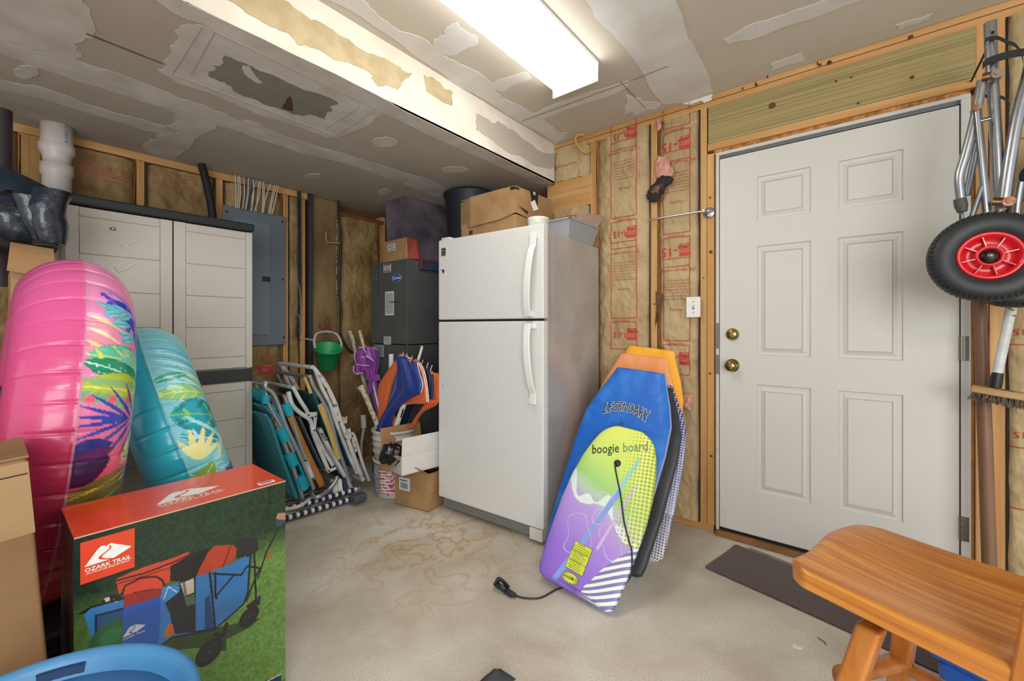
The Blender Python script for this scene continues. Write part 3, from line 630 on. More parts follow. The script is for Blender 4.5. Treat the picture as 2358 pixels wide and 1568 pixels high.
for s0, s1, b0, b1 in ((cy0, ym-.003, P(182, 600, X=Xc).y, P(369, 600, X=Xc).y), (ym+.003, cy1, P(428, 600, X=Xc).y, P(566, 600, X=Xc).y)):
    for zz, nm in ((zsL, 'upper_door_panel'), (zsB, 'lower_door_panel')):
        d = MB(); d.box(Xc-.02, Xc-.006, s0, s1, zz[-1], zz[0])
        d.box(Xc-.006, Xc, s0, b0-.0007, zz[-1], zz[0]); d.box(Xc-.006, Xc, b1+.0007, s1, zz[-1], zz[0])
        for k in range(len(zz)-1):
            za, zb = zz[k], zz[k+1]
            d.hexa([(Xc-.006, b0, zb+.0005), (Xc-.006, b1, zb+.0005), (Xc-.006, b1, za-.0005), (Xc-.006, b0, za-.0005), (Xc+.001, b0+.002, zb+.004), (Xc+.001, b1-.002, zb+.004), (Xc-.0035, b1-.002, za-.002), (Xc-.0035, b0+.002, za-.002)])
        d.build(nm, M_pla, sc_, bevel=.0012, seg=1)
MB().hexa([(Xc-.02, cy0, .822), (Xc+.012, cy0, .822), (Xc+.012, cy1-.002, .822), (Xc-.02, cy1-.002, .822), (Xc-.02, cy0, .889), (Xc+.004, cy0, .889), (Xc+.004, cy1-.002, .889), (Xc-.02, cy1-.002, .889)]).build('handle_band', M_bt, sc_, bevel=.006)
MB().box(Xc-.019, Xc-.001, ym-.003, ym+.003, .07, 1.70).build('door_gap', M_blackp, sc_)
q = P(260, 527, X=Xc); M = fr((Xc+.0012, q.y, q.z), (0, 1, 0), (0, 0, 1))
MB().prism([(.012*math.cos(t*.5), .008*math.sin(t*.5)) for t in range(12)], 0, .001, M=M).prism([(.006*math.cos(t*.5), .004*math.sin(t*.5)) for t in range(12)], .001, .0016, M=M, mat=1).build('maker_mark', [mat('teal_mark', '#2a5a6e', .5), M_lab], sc_)
for pts in (((279, 560), (284, 572), (300, 560), (313, 554)), ((266, 613), (272, 626), (290, 620), (308, 608))):
    MB().tube([P(x, y, X=Xc+.003) for x, y in pts], .003, 6).build('chalk_tick', mat('chalk', '#e9e6e0', .9), sc_)
# ---- electrical panel ----
Xp = WL+.03; ep0, ep1 = P(513, 600, X=Xp).y, P(657, 600, X=Xp).y; ez1, ez0 = P(657, 499, X=Xp).z, P(657, 793, X=Xp).z
ep = thing('breaker_panel', 'blue-grey metal breaker panel between the studs right of cabinet', 'breaker panel', (Xp, (ep0+ep1)/2, ez0))
M_ep = mat('panel_grey', '#6c7880', .45, .3, var=.06, scale=4)
MB().box(WL-.06, Xp-.003, ep0+.01, ep1-.01, ez0+.01, ez1-.01).build('enclosure', M_ep, ep)
MB().box(Xp-.003, Xp+.004, ep0, ep1, ez0, ez1).build('cover', M_ep, ep, bevel=.002)
e0, e1 = ep0+.06, P(621, 600, X=Xp).y
MB().box(Xp+.004, Xp+.010, e0, e1, P(620, 771, X=Xp).z, P(620, 515, X=Xp).z).build('panel_door', mat('panel_door_grey', '#74818a', .45, .3, var=.06, scale=4), ep, bevel=.002)
lz = P(612, 643, X=Xp).z; MB().box(Xp+.0101, Xp+.014, P(602, 643, X=Xp).y, e1, lz-.017, lz+.017).build('latch', M_blackp, ep, bevel=.002)
for px, py in ((522, 487), (650, 511), (651, 644), (653, 777)):
    q = P(px, py, X=Xp+.004); MB().lathe([(0, .004), (.006, .003), (.0075, 0)], M=fr(q, (0, 1, 0), (0, 0, 1)), n=10).build('screw', M_blackp, ep)
# ---- inflatable rings ----
def leafmask(S, T, s0, t0, L, W, ang, kind='blade'):
    c, s = math.cos(ang), math.sin(ang); a = (T-t0)*c+(S-s0)*s; b = -(T-t0)*s+(S-s0)*c; u = a/L
    ok = (u > 0) & (u < 1); ww = W*np.sin(np.pi*np.clip(u, 0, 1)**.8)**.85
    m = ok & (np.abs(b) < ww)
    if kind == 'notch': m &= ~((np.abs(b) > ww*.35) & (np.sin(u*26-np.abs(b)*60) > .45))
    return m, u, b, ok, ww
def ring(name, labl, C, A, B, r, e1, e2, base, prints, seamcol, crease, nt_=880, npz=210):
    e1 = np.array(Vector(e1).normalized()); e2 = np.array(Vector(e2).normalized()); nn = np.cross(e1, e2); nn = nn if nn[1] > 0 else -nn
    th = np.linspace(-np.pi, np.pi, nt_, endpoint=False); ph = np.linspace(-np.pi, np.pi, npz, endpoint=False)
    TH, PH = np.meshgrid(th, ph, indexing='ij')
    rad = np.stack([B*np.cos(TH), A*np.sin(TH)], -1); rad /= np.linalg.norm(rad, axis=-1, keepdims=True)
    near = np.exp(-np.abs(PH)/.55); k = TH*crease
    g = k-np.floor(k+.45*np.sin(np.floor(k)*7.7)*0)
    cre = np.exp(-((g-.5)/.045)**2)*(.35+.65*vnoise(np.floor(k), np.floor(k)*0+1, 3))*np.clip(near*1.35, 0, 1)
    wv = .5-.5*np.cos(2*np.pi*(g-.5))
    wr_ = (fbm(TH*28, PH*1.2, 5)-.5)*np.exp(-np.abs(PH)/.7)
    rr = r*(1-.06*cre+.018*wv*near+.022*wr_+.018*np.exp(-(PH/.03)**2))
    Pt = np.array(C)+ (A-r)*np.cos(TH)[..., None]*e1+(B-r)*np.sin(TH)[..., None]*e2+(rr*np.cos(PH))[..., None]*(rad[..., :1]*e1+rad[..., 1:]*e2)+(rr*np.sin(PH))[..., None]*nn
    S = np.where(np.abs(TH) < np.pi/2, TH, np.pi-np.abs(TH))*np.where(np.abs(TH) < np.pi/2, 1, np.sign(TH))*B; T = PH*r
    col = base(S, T, Pt[..., 2]-C[2]); pm = T > 0
    prints(S, T, col, pm)
    sm = np.abs(PH) < .018; col[sm] = lin(seamcol)
    b = MB().grid(Pt, cu=True, cv=True); b.c = col.reshape(-1, 3)
    return b, nn
def paint(col, m, c, pm=None): col[m if pm is None else (m & pm)] = lin(c)
def zs_(z, zc, B): return B*math.asin(max(-1, min(1, (z-zc)/B)))
def leaf(S, T, col, pm, z, Tf, L, W, deg, c, kind='blade', vein=None, zc=.815, B=.55, tw=.21, edge=None, ribs=0):
    s0, t0 = zs_(z, zc, B), Tf*tw
    m, u, b, ok, ww = leafmask(S, T, s0, t0, L, W, R(deg), kind)
    if edge: paint(col, (np.abs(b) < ww+.003) & ok, edge, pm)
    paint(col, m, c, pm)
    if vein:
        paint(col, m & (np.abs(b) < .0022), vein, pm)
        if ribs: paint(col, m & (np.abs(((u*L+np.abs(b)*.9)*ribs) % 1-.5) < .07), vein, pm)
def palm(S, T, col, pm, z, Tf, L, W, d0, d1, n, c, zc=.815, B=.55, tw=.21):
    for i in range(n):
        d = d0+(d1-d0)*i/(n-1); ll = L*(.75+.25*math.sin(math.pi*i/(n-1)))
        leaf(S, T, col, pm, z, Tf, ll, W, d, c, zc=zc, B=B, tw=tw)
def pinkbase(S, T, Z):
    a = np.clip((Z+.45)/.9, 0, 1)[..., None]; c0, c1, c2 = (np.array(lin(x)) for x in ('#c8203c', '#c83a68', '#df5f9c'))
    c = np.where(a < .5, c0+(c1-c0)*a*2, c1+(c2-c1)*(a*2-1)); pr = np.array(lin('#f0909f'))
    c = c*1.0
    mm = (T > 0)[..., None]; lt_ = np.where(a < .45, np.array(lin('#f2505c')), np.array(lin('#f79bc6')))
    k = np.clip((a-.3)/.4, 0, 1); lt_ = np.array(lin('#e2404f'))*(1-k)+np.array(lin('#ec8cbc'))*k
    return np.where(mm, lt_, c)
def pinkprint(S, T, col, pm):
    a = (S, T, col, pm)
    for k in range(6): leaf(*a, 1.28-.012*k, .1+.05*k, .2, .006, -18+k*3, ('#8f7fd8', '#c79be6')[k % 2])
    leaf(*a, 1.262, .15, .26, .052, -42, '#2c46b8', 'notch', vein='#7a5bd0', ribs=14)
    leaf(*a, 1.20, .75, .17, .03, -70, '#3547b5', vein='#f0a0d8')
    for i, (z, t, d) in enumerate(((1.235, .10, -30), (1.222, .2, 20), (1.195, .18, 35), (1.175, .28, 25), (1.15, .38, 20), (1.13, .42, 40), (1.20, .38, 50))): leaf(*a, z, t, .07, .013, d, '#86d3da', vein='#3f9fb8', edge='#4aa6c0')
    for i in range(7): leaf(*a, 1.19-.018*i, .0, .11-.006*i, .006, -22-2*i, ('#ecd98a', '#e59a9a')[i % 2])
    leaf(*a, 1.075, .04, .24, .05, 0, '#58c4a4', vein='#d8e05a', edge='#2b9f8a', ribs=16)
    leaf(*a, 1.105, .45, .14, .045, -35, '#7ccfc0', vein='#d8e05a', edge='#2b9f8a', ribs=20)
    leaf(*a, 1.055, .0, .28, .034, -14, '#17936a', edge='#0c7a58', vein='#d5efe0')
    leaf(*a, 1.03, .95, .13, .032, -120, '#17936a')
    for i in range(26):
        z = 1.058-.013*(i % 4)-.004*(i//4); leaf(*a, z, .08+.13*(i//4)+.03*(i % 3), .011, .0011, -25, '#d9f2e6')
    leaf(*a, .985, -.03, .29, .055, -3, '#b7c938', edge='#8fae2e', vein='#e6e68a')
    for i in range(7): leaf(*a, .975-.004*i, .1+.11*i, .055, .009, -140, '#7fb08c'); leaf(*a, .99, .2+.11*i, .045, .008, 150, '#8dbb7e')
    for i in range(4): leaf(*a, .935, .1+.25*i, .03, .012, 90, '#ef5f80')
    [leaf(*a, .885+.004*math.cos(i), .92-.30*math.sin(math.pi*i/11), .13+.03*math.sin(math.pi*i/11), .0062, 105+150*i/11, '#3046b4') for i in range(12)]; leaf(*a, .885, .95, .09, .002, 180, '#3046b4')
    leaf(*a, .845, .98, .14, .03, 235, '#e6dc55', vein='#4a4a30', ribs=22)
    leaf(*a, .80, -.05, .1, .03, 10, '#2a3488'); leaf(*a, .762, -.05, .10, .032, 5, '#2a1c52'); leaf(*a, .775, .0, .10, .02, 15, '#5c2a70')
    leaf(*a, .705, -.05, .12, .03, 35, '#33184c')
    for i in range(8): leaf(*a, .73+.008*i, .95, .16, .005, 205+6*i, ('#f7b6c6', '#d07ad0', '#f5828f')[i % 3])
    leaf(*a, .665, -.02, .20, .03, 16, '#857232', vein='#e0b838'); leaf(*a, .625, -.02, .24, .03, 12, '#6e6a2a', vein='#d8a838')
    for i in range(5): leaf(*a, .66+.01*i, 1.0, .05, .01, 200-25*i, ('#7a5ad0', '#b040b0')[i % 2])
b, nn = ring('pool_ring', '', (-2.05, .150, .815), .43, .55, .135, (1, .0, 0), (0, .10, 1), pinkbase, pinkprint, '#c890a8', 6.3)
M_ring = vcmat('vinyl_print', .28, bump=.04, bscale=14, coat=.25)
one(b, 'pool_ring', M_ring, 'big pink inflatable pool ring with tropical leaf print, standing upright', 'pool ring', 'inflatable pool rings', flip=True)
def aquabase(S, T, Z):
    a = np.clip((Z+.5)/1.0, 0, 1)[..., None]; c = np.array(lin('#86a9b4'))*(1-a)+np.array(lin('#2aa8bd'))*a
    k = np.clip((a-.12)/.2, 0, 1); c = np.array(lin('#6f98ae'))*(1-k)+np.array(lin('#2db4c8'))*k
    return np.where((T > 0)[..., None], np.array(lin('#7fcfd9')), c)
def aquaprint(S, T, col, pm):
    kw = dict(zc=.62, B=.52, tw=.21); a = (S, T, col, pm)
    for i in range(9): leaf(*a, 1.10-.012*i, .0+.03*i, .24, .006, -8-3*i, ('#5fb0dc', '#b9ecf2')[i % 2], **kw)
    for i in range(4): leaf(*a, 1.05-.02*i, .35, .2, .004, -35, '#dbe68a', **kw)
    for i in range(9): leaf(*a, 1.0-.012*i, .0+.02*i, .2, .005, -14, ('#b6eaf0', '#8fd0e8')[i % 2], **kw)
    leaf(*a, 1.0, .0, .12, .02, 12, '#2f9f86', vein='#9fe0c0', **kw)
    leaf(*a, .955, -.02, .19, .035, -4, '#8ed08a', edge='#4fb89c', vein='#e6e86a', ribs=26, **kw)
    leaf(*a, .935, .95, .09, .015, -100, '#3f8fc8', vein='#1f60a0', **kw)
    leaf(*a, .88, .06, .24, .075, -16, '#1aa6b4', 'notch', vein='#8fd06a', edge='#128a9a', ribs=9, **kw)
    leaf(*a, .80, .08, .20, .05, -30, '#1597ac', 'notch', vein='#bfe8ee', ribs=9, **kw)
    for i in range(6): leaf(*a, .86-.02*i, .25+.1*i, .06, .008, -50, '#9fe6ee', **kw)
    palm(*a, .69, .2, .14, .012, 20, 110, 5, '#f0eba0', **kw)
    for i in range(6): leaf(*a, .73-.02*i, .9-.1*i, .08, .012, 60, ('#f2ec9e', '#a6e0e6')[i % 2], **kw)
    for i in range(6): leaf(*a, .66-.015*i, .15+.1*i, .13, .011, -15, ('#7fcfd8', '#a8e4ea')[i % 2], edge='#5fb8c8', **kw)
    leaf(*a, .645, .02, .08, .022, -30, '#5fae8a', vein='#cfe06a', **kw)
    leaf(*a, .585, .02, .11, .035, 40, '#7fa84a', vein='#d8d83a', **kw)
    leaf(*a, .60, 1.02, .16, .035, 215, '#2f3fae', 'notch', vein='#8fd8e8', **kw); leaf(*a, .575, .85, .13, .03, 190, '#5a3a9c', vein='#3547b5', **kw)
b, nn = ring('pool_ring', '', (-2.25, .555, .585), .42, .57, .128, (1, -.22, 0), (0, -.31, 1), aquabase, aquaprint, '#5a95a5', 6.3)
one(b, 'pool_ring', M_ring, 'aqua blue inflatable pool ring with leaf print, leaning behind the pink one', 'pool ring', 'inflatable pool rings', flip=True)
# dark crate that carries the pink ring
cr = thing('storage_crate', 'black plastic crate on the floor under the pink pool ring', 'crate', (-2.02, .12, 0))
MB().box(-2.26, -1.80, .06, .26, 0, .20).build('bin', M_blackp, cr, bevel=.01); MB().box(-2.28, -1.78, .05, .27, .20, .26).build('lid', M_blackp, cr, bevel=.01)
# ================= FOREGROUND =================
M_card = mat('cardboard', '#ae8a60', .8, col2='#9a764e', scale=6, bump=.08, bscale=30, spec=.3)
M_cardin = mat('cardboard_inside', '#a98058', .85, var=.12, scale=8)
M_tape = mat('packing_tape', '#a3835a', .25, var=.05, coat=.3)
# ---- wagon carton ----
XW = -1.35; wy0, wy1 = P(170, 1240, X=XW).y, P(657, 1113, X=XW).y; wz = P(420, 1176, X=XW).z
wz0 = P(170, 1238, X=XW).z
wg = thing('wagon_carton', 'orange-topped carton with a photo of a blue folding wagon on grass', 'box', (XW-.125, (wy0+wy1)/2, 0))
TH_ = .25
ztop = .668
def pic():
    nx, nz = 360, 470
    Yv = np.linspace(wy0, wy1, nx); Zv = np.linspace(.001, ztop, nz); A, B = np.meshgrid(Yv, Zv, indexing='ij')
    G = np.stack([np.full_like(A, XW+.0008), A, B], -1)
    # work in the print's own flat coordinates, laid out from corner marks of the panel
    def Q(*pts): return [(P(x, y, X=XW).y, P(x, y, X=XW).z) for x, y in pts]
    def crop(*pts): return Q(*[(150+x/4.0415, 1180+y/4.0415) for x, y in pts])
    col = np.zeros(A.shape+(3,))
    n1 = fbm(A*160, B*160, 3, 4); n2 = fbm(A*14, B*14, 6, 3)
    hz = ztop-.13+.18*(A-wy0)/(wy1-wy0)*0+.0*n2          # hedge above, lawn below
    t = np.clip((hz+.05*(n2-.5)-B)/.09, 0, 1)[..., None]
    gr = np.array(lin('#6f9a46'))*(.45+1.0*n1[..., None]); hd = np.array(lin('#1d3a25'))*(.3+1.6*n1[..., None])
    sh = np.clip((A-wy0)/(wy1-wy0)*1.2+.25, 0, 1)[..., None]; col = (hd*(1-t)+gr*t)*(.35+.65*sh)*.82
    def fill(pl, c, f=None):
        m = inside(pl, A, B); c = np.array(lin(c)); sh = (.82+.36*fbm(A[m]*25, B[m]*25, 9, 2))[:, None]; col[m] = c*sh
    def line(p, w, c):
        m = np.zeros(A.shape, bool)
        for i in range(len(p)-1): m |= segd(A, B, p[i], p[i+1]) < w
        col[m] = lin(c)
    def disc(c, a, b_, ang, cc):
        (cy, cz), = crop(c); sc = .455/487/4.04; ca, sa = math.cos(ang), math.sin(ang)
        x = (A-cy)*ca+(B-cz)*sa; y = -(A-cy)*sa+(B-cz)*ca; m = (x/(a*sc))**2+(y/(b_*sc))**2 < 1; col[m] = lin(cc)
    # shadow on the grass
    fill(crop((300, 1210), (860, 1300), (1200, 1260), (1500, 1290), (1500, 1180), (1700, 1080), (1820, 980), (1500, 1050), (1000, 1150)), '#2c4422')
    # cargo
    fill(crop((975, 640), (985, 490), (1100, 430), (1200, 370), (1320, 335), (1345, 345), (1300, 500), (1180, 640)), '#15161a')
    fill(crop((1590, 300), (1600, 245), (1700, 230), (1785, 240), (1800, 330), (1700, 400), (1590, 430)), '#22252a')
    fill(crop((1215, 605), (1250, 520), (1330, 370), (1390, 310), (1560, 300), (1600, 340), (1560, 450), (1450, 510)), '#b23a24')
    line(crop((1470, 500), (1540, 310)), .0018, '#6a1c12')
    fill(crop((470, 620), (600, 560), (780, 490), (980, 430), (1150, 365), (1150, 400), (975, 500), (975, 640), (905, 680), (500, 760)), '#c2402a')
    line(crop((470, 635), (750, 560), (1000, 465), (1150, 395)), .0022, '#4a120c'); line(crop((490, 660), (760, 585), (980, 510)), .0014, '#6a1c12')
    line(crop((530, 750), (560, 680), (700, 610), (840, 595), (900, 625), (925, 680)), .0022, '#35100c')
    # wagon body
    fill(crop((180, 920), (300, 860), (540, 800), (900, 700), (1215, 600), (1345, 560), (1560, 470), (1725, 385), (1700, 740), (1660, 850), (1480, 1000), (1380, 1090), (1000, 1150), (860, 1250), (270, 1250), (180, 960)), '#2f74b4')
    fill(crop((290, 950), (540, 880), (540, 1250), (290, 1230)), '#1c4a7c'); line(crop((285, 960), (540, 895)), .0024, '#0c1a2c'); line(crop((285, 960), (285, 1180)), .0016, '#0c1a2c')
    disc((430, 1150), 160, 150, 0, '#1d5c34'); disc((430, 1150), 90, 80, 0, '#25703e')
    fill(crop((890, 760), (1215, 600), (1215, 1110), (1030, 1130), (1000, 1110), (980, 960)), '#1a2028')
    fill(crop((890, 720), (960, 680), (1065, 690), (1060, 740), (930, 840), (890, 800)), '#3b84c4'); line(crop((920, 800), (960, 690), (1040, 740)), .0008, '#cfe0ee')
    fill(crop((1215, 640), (1345, 570), (1345, 760), (1300, 1080), (1215, 1100)), '#2f74b4')
    fill(crop((1300, 800), (1345, 760), (1380, 1070), (1300, 1085)), '#174070')
    # dry bag with red roll top
    fill(crop((540, 870), (890, 770), (890, 990), (860, 1240), (560, 1220), (540, 1190)), '#1f56b0')
    fill(crop((540, 770), (700, 720), (820, 690), (905, 700), (895, 770), (700, 840), (545, 880)), '#98261c')
    fill(crop((560, 690), (740, 620), (860, 610), (900, 650), (905, 700), (700, 730), (545, 770)), '#cf3f2a')
    line(crop((640, 745), (820, 712)), .0012, '#35100c')
    # steel tumbler and its pocket
    fill(crop((1070, 650), (1195, 610), (1200, 740), (1110, 775)), '#b9b4a4'); fill(crop((1090, 650), (1115, 645), (1135, 768), (1110, 770)), '#6d6a5e'); line(crop((1065, 655), (1200, 600)), .002, '#2a2a2a')
    fill(crop((1105, 790), (1205, 755), (1210, 850), (1130, 872)), '#4f5f45')
    fill(crop((910, 1150), (960, 1030), (1000, 1040), (1020, 1130), (960, 1160)), '#b8642c')
    fill(crop((400, 850), (330, 830), (400, 770), (500, 760), (540, 800)), '#1a1a20'); fill(crop((380, 830), (360, 800), (410, 785), (420, 830)), '#c9b8a8'); fill(crop((430, 840), (450, 805), (490, 830)), '#d8b88a')
    # frame tubes
    for p_ in (((1345, 560), (1370, 800), (1395, 1090)), ((1375, 570), (1640, 580), (1690, 500), (1810, 515)), ((1395, 560), (1395, 770), (1410, 800)), ((1400, 780), (1570, 580)), ((180, 930), (240, 880), (540, 800)), ((210, 900), (140, 940)),
               ((1725, 380), (1700, 740), (1660, 850), (1480, 1010), (1380, 1090), (1000, 1160), (870, 1250)), ((1760, 370), (1775, 800)), ((1810, 515), (1740, 680), (1690, 820)), ((1220, 1110), (1380, 1080))):
        line(crop(*p_), .0026, '#14161a')
    line(crop((1700, 400), (1790, 340)), .004, '#1c1e22')
    line(crop((1790, 620), (1880, 350), (1990, 130)), .0024, '#16181c'); fill(crop((1950, 110), (1975, 60), (2060, 80), (1990, 135)), '#3a4650')
    fill(crop((1960, 60), (1980, 5), (2060, 0), (2060, 70)), '#b08468'); fill(crop((1870, 420), (1900, 370), (1915, 400), (1890, 435)), '#c2402a')
    line(crop((1400, 1130), (1470, 1150), (1500, 1040)), .005, '#16181c'); fill(crop((1680, 870), (1820, 765), (1810, 860), (1700, 900)), '#22242a')
    # wheels
    for c_, a_, b_ in (((1340, 1300), 150, 128), ((1712, 968), 122, 105)):
        disc(c_, a_, b_, R(48), '#17191c'); disc(c_, a_*.62, b_*.62, R(48), '#2a2d2c'); disc(c_, a_*.52, b_*.52, R(48), '#1a2420'); disc(c_, a_*.15, b_*.15, R(48), '#33363a')
    fill(crop((1850, 1568), (2010, 1500), (2010, 1700), (1850, 1700)), '#1d3150'); line(crop((1880, 1568), (2010, 1500)), .0015, '#d8d8d8')
    b = MB().grid(G, smooth=False); b.c = col.reshape(-1, 3); return b
MB().box(XW-TH_, XW, wy0, wy1, .001, ztop).build('carton_body', mat('carton_dark', '#2a2622', .4, col2='#3c2a26', scale=8, coat=.2), wg, bevel=.002)
pic().build('printed_photo', vcmat('glossy_print', .28, coat=.35), wg)
M_or = mat('orange_print', '#e8481c', .25, coat=.4, var=.04, scale=20); M_wp = mat('white_print', '#eceae4', .4)
MB().box(XW-TH_, XW+.001, wy0, wy1, ztop, ztop+.0015).build('top_print', M_or, wg)
MB().tube([(XW+.0012, wy0, ztop), (XW+.0012, wy1, ztop)], .0018, 6).build('worn_edge', mat('worn_edge', '#c9a58c', .8), wg)
MB().box(XW-TH_+.01, XW-.005, wy0-.0008, wy0+.0005, .02, ztop-.01).build('side_print', mat('side_print_dark', '#1b1a16', .3, coat=.4, col2='#3a3020', scale=7), wg)
# emblem: two white peaks with a winding trail, lettering below
def emblem(M, s, cols, par, txt=True, name='emblem', trail=None, l1='OZARK TRAIL', l2='OUTDOOR EQUIPMENT'):
    mt, tr = cols
    m = MB(); m.prism([(-.5, -.20), (-.23, .20), (-.16, .26), (-.09, .26), (-.04, .22), (.0, .25), (.06, .27), (.12, .23), (.5, .0), (.5, -.02), (.1, -.20)], 0, .0006, M=M @ Matrix.Scale(s, 4))
    m.build(name, mt, par)
    path = [(.02, .22), (.04, .15), (-.02, .08), (-.14, .0), (-.18, -.06), (-.12, -.12), (.0, -.17), (.1, -.205)]
    V = []; w0 = [.012, .02, .028, .034, .04, .04, .05, .06]
    sp = smooth_path([(x, y, 0) for x, y in path], 4)
    for i, p in enumerate(sp): k = .012+.04*i/len(sp); V += [(p.x-k, p.y, 0), (p.x+k, p.y+.0, 0)]
    m = MB(); m.add([tuple((M @ Matrix.Translation((0, 0, .0009)) @ Matrix.Scale(s, 4)) @ Vector(v)) for v in V], [(2*i, 2*i+2, 2*i+3, 2*i+1) for i in range(len(sp)-1)]); m.build(name+'_trail', tr, par)
    if txt:
        m = MB().text(l1, M @ Matrix.Translation((0, -s*.31, .0008)), s*.155, bold=.02, sx=1.02).text(l2, M @ Matrix.Translation((0, -s*.41, .0008)), s*.075, sx=1.15, bold=.01); m.build(name+'_lettering', mt, par)
q = P(248, 1278, X=XW); qq = [P(x, y, X=XW) for x, y in ((190, 1280), (305, 1280))]; lw = (qq[1]-qq[0]).length
tl, bl = P(190, 1252, X=XW), P(190, 1336, X=XW); lz = (P(247, 1236, X=XW).z+P(247, 1322, X=XW).z)/2; lh = (tl.z-bl.z)
M = fr((XW+.0016, (qq[0].y+qq[1].y)/2, lz), (0, 1, 0), (0, 0, 1))
lo_ = MB().box(-lw/2, lw/2, -lh/2-.006, lh/2+.006, -.0004, .0004, M=M).build('logo_panel', mat('orange_logo', '#d8431f', .3, coat=.3), wg)
emblem(M @ Matrix.Translation((0, .006, .0006)), lw*.86, (M_wp, mat('orange_logo', '#d8431f')), lo_)
q = P(436, 1141, Z=ztop); M = fr((q.x-.004, q.y, ztop+.0018), (0, 1, 0), (-1, 0, 0))
emblem(M @ Matrix.Translation((0, .012, 0)), .150, (M_wp, M_or), wg, name='top_emblem')
q = P(306, 1450, X=XW); M = fr((XW+.0012, q.y+.002, q.z), (0, 1, 0), (0, 0, 1)); emblem(M, .042, (mat('bag_print', '#c9c9cf', .5), mat('bag_blue', '#1f56b0', .4)), wg, name='bag_emblem', l1='OZARK TRAIL', l2='')
q = P(613, 1112, Z=ztop); M = fr((q.x, q.y, ztop+.0018), (0, 1, 0), (-1, 0, 0)); m = MB().box(-.022, .022, -.011, .011, -.0004, .0004, M=M)
o = m.build('barcode_label', M_wp, wg); m = MB()
for k in range(16): m.box(-.015+k*.002, -.015+k*.002+(.0007, .0013)[k % 3 == 0], -.006, .008, .0004, .0007, M=M)
m.build('barcode', M_ink, o)
# ---- tall carton, tilted ----
tc_ = thing('cardboard_carton', 'tall worn cardboard carton at the left edge, in front of the pink ring', 'box', (-1.48, -.2, 0))
Mt = Matrix.Translation((-1.37, .115, 0)) @ Matrix.Rotation(R(3.8), 4, 'X')
MB().box(-.225, 0, -.55, 0, .001, .862, M=Mt).build('carton_body', mat('worn_cardboard', '#94734d', .8, col2='#7f5f3c', scale=4, bump=.15, bscale=12), tc_, bevel=.006, seg=3)
MB().box(-.235, .0015, -.55, .003, .862, .868, M=Mt).build('top_flap', mat('worn_cardboard', '#94734d'), tc_, bevel=.002)
MB().box(-.001, .0012, -.11, .0012, .70, .855, M=Mt).build('tape_strip', M_tape, tc_)
MB().box(.0, .0012, -.55, .0, .34, .352, M=Mt).build('tape_strip', M_tape, tc_)
MB().box(0.0, .0014, -.55, -.001, .828, .831, M=Mt).build('lid_seam', mat('seam_brown', '#3b2a1c', .9), tc_)  # dark brown strip marking the lid seam
MB().box(-.16, -.06, -.20, -.075, .868, .869, M=Mt).build('shipping_label', M_lab, tc_)
m = MB()
for k in range(14): m.box(-.15, -.09, -.19+k*.0075, -.187+k*.0075, .869, .8695, M=Mt)
m.build('barcode', M_ink, tc_.children[-1])
# ---- blue tub ----
tb = thing('storage_tub', 'round blue plastic tub in the near left corner of the picture', 'tub', (-.965, .005, 0))
M_rimb = mat('lit_blue_rim', '#4688bb', .4, var=.1, scale=20, bump=.05, bscale=60)
M_blue = mat('shaded_blue_plastic', '#1c5488', .35, var=.05, scale=6, coat=.1, bump=.03, bscale=60)  # wall blue darkened to paint in the tub's inner shade, rim lighter as lit
Mt2 = Matrix.Translation((-.965, .005, 0))
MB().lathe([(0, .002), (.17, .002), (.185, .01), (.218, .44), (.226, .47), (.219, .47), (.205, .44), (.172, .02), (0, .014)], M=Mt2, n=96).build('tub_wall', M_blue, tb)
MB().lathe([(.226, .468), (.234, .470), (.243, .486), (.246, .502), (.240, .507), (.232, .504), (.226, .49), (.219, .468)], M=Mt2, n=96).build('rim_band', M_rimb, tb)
q = P(150, 1525, Z=.5); a_ = math.atan2(q.y-.005, q.x+.965)
MB().lathe([(.203, .40), (.209, .40), (.224, .493), (.216, .493)], M=Mt2, n=10, a0=a_-.13, a1=a_+.17, smooth=False).build('latch_slot', mat('blue_slot', '#123a63', .5), tb)
# ---- stool ----
L1 = Vector((.923, -.385, 0)); L2 = Vector((.385, .923, 0)); O = Vector((-.129, 1.075, .64))
Ms = fr(O, L1, L2)                                     # x along the long side, y across, z up
st = thing('bar_stool', 'honey oak bar stool with scooped seat in the near right corner', 'stool', (.1, 1.15, 0))
M_oak = wood('honey_oak', '#c98038', '#a9601f', 'x', 7, .32, .25, .05, .05)
def woodmat(name, yaw, c1='#d9923f', c2='#a9601f'):
    m, t, b = nt(name); N = t.nodes; L = t.links; tc = N.new('ShaderNodeTexCoord'); mp = N.new('ShaderNodeMapping'); mp.vector_type = 'TEXTURE'; mp.inputs['Rotation'].default_value = (0, 0, yaw)
    m2 = N.new('ShaderNodeMapping'); m2.inputs['Scale'].default_value = (1.0, 26, 26); L.new(tc.outputs['Object'], mp.inputs[0]); L.new(mp.outputs[0], m2.inputs[0])
    n = N.new('ShaderNodeTexNoise'); n.inputs['Scale'].default_value = 2.2; n.inputs['Detail'].default_value = 8; n.inputs['Distortion'].default_value = .35; L.new(m2.outputs[0], n.inputs['Vector'])
    r = N.new('ShaderNodeValToRGB'); r.color_ramp.elements[0].position = .3; r.color_ramp.elements[1].position = .7; r.color_ramp.elements[0].color = (*lin(c2), 1); r.color_ramp.elements[1].color = (*lin(c1), 1)
    L.new(n.outputs['Fac'], r.inputs[0]); L.new(r.outputs[0], b.inputs['Base Color']); b.inputs['Roughness'].default_value = .33; b.inputs['Coat Weight'].default_value = .2
    return m
yw = math.atan2(-.385, .923); M_oak = woodmat('honey_oak_seat', yw)
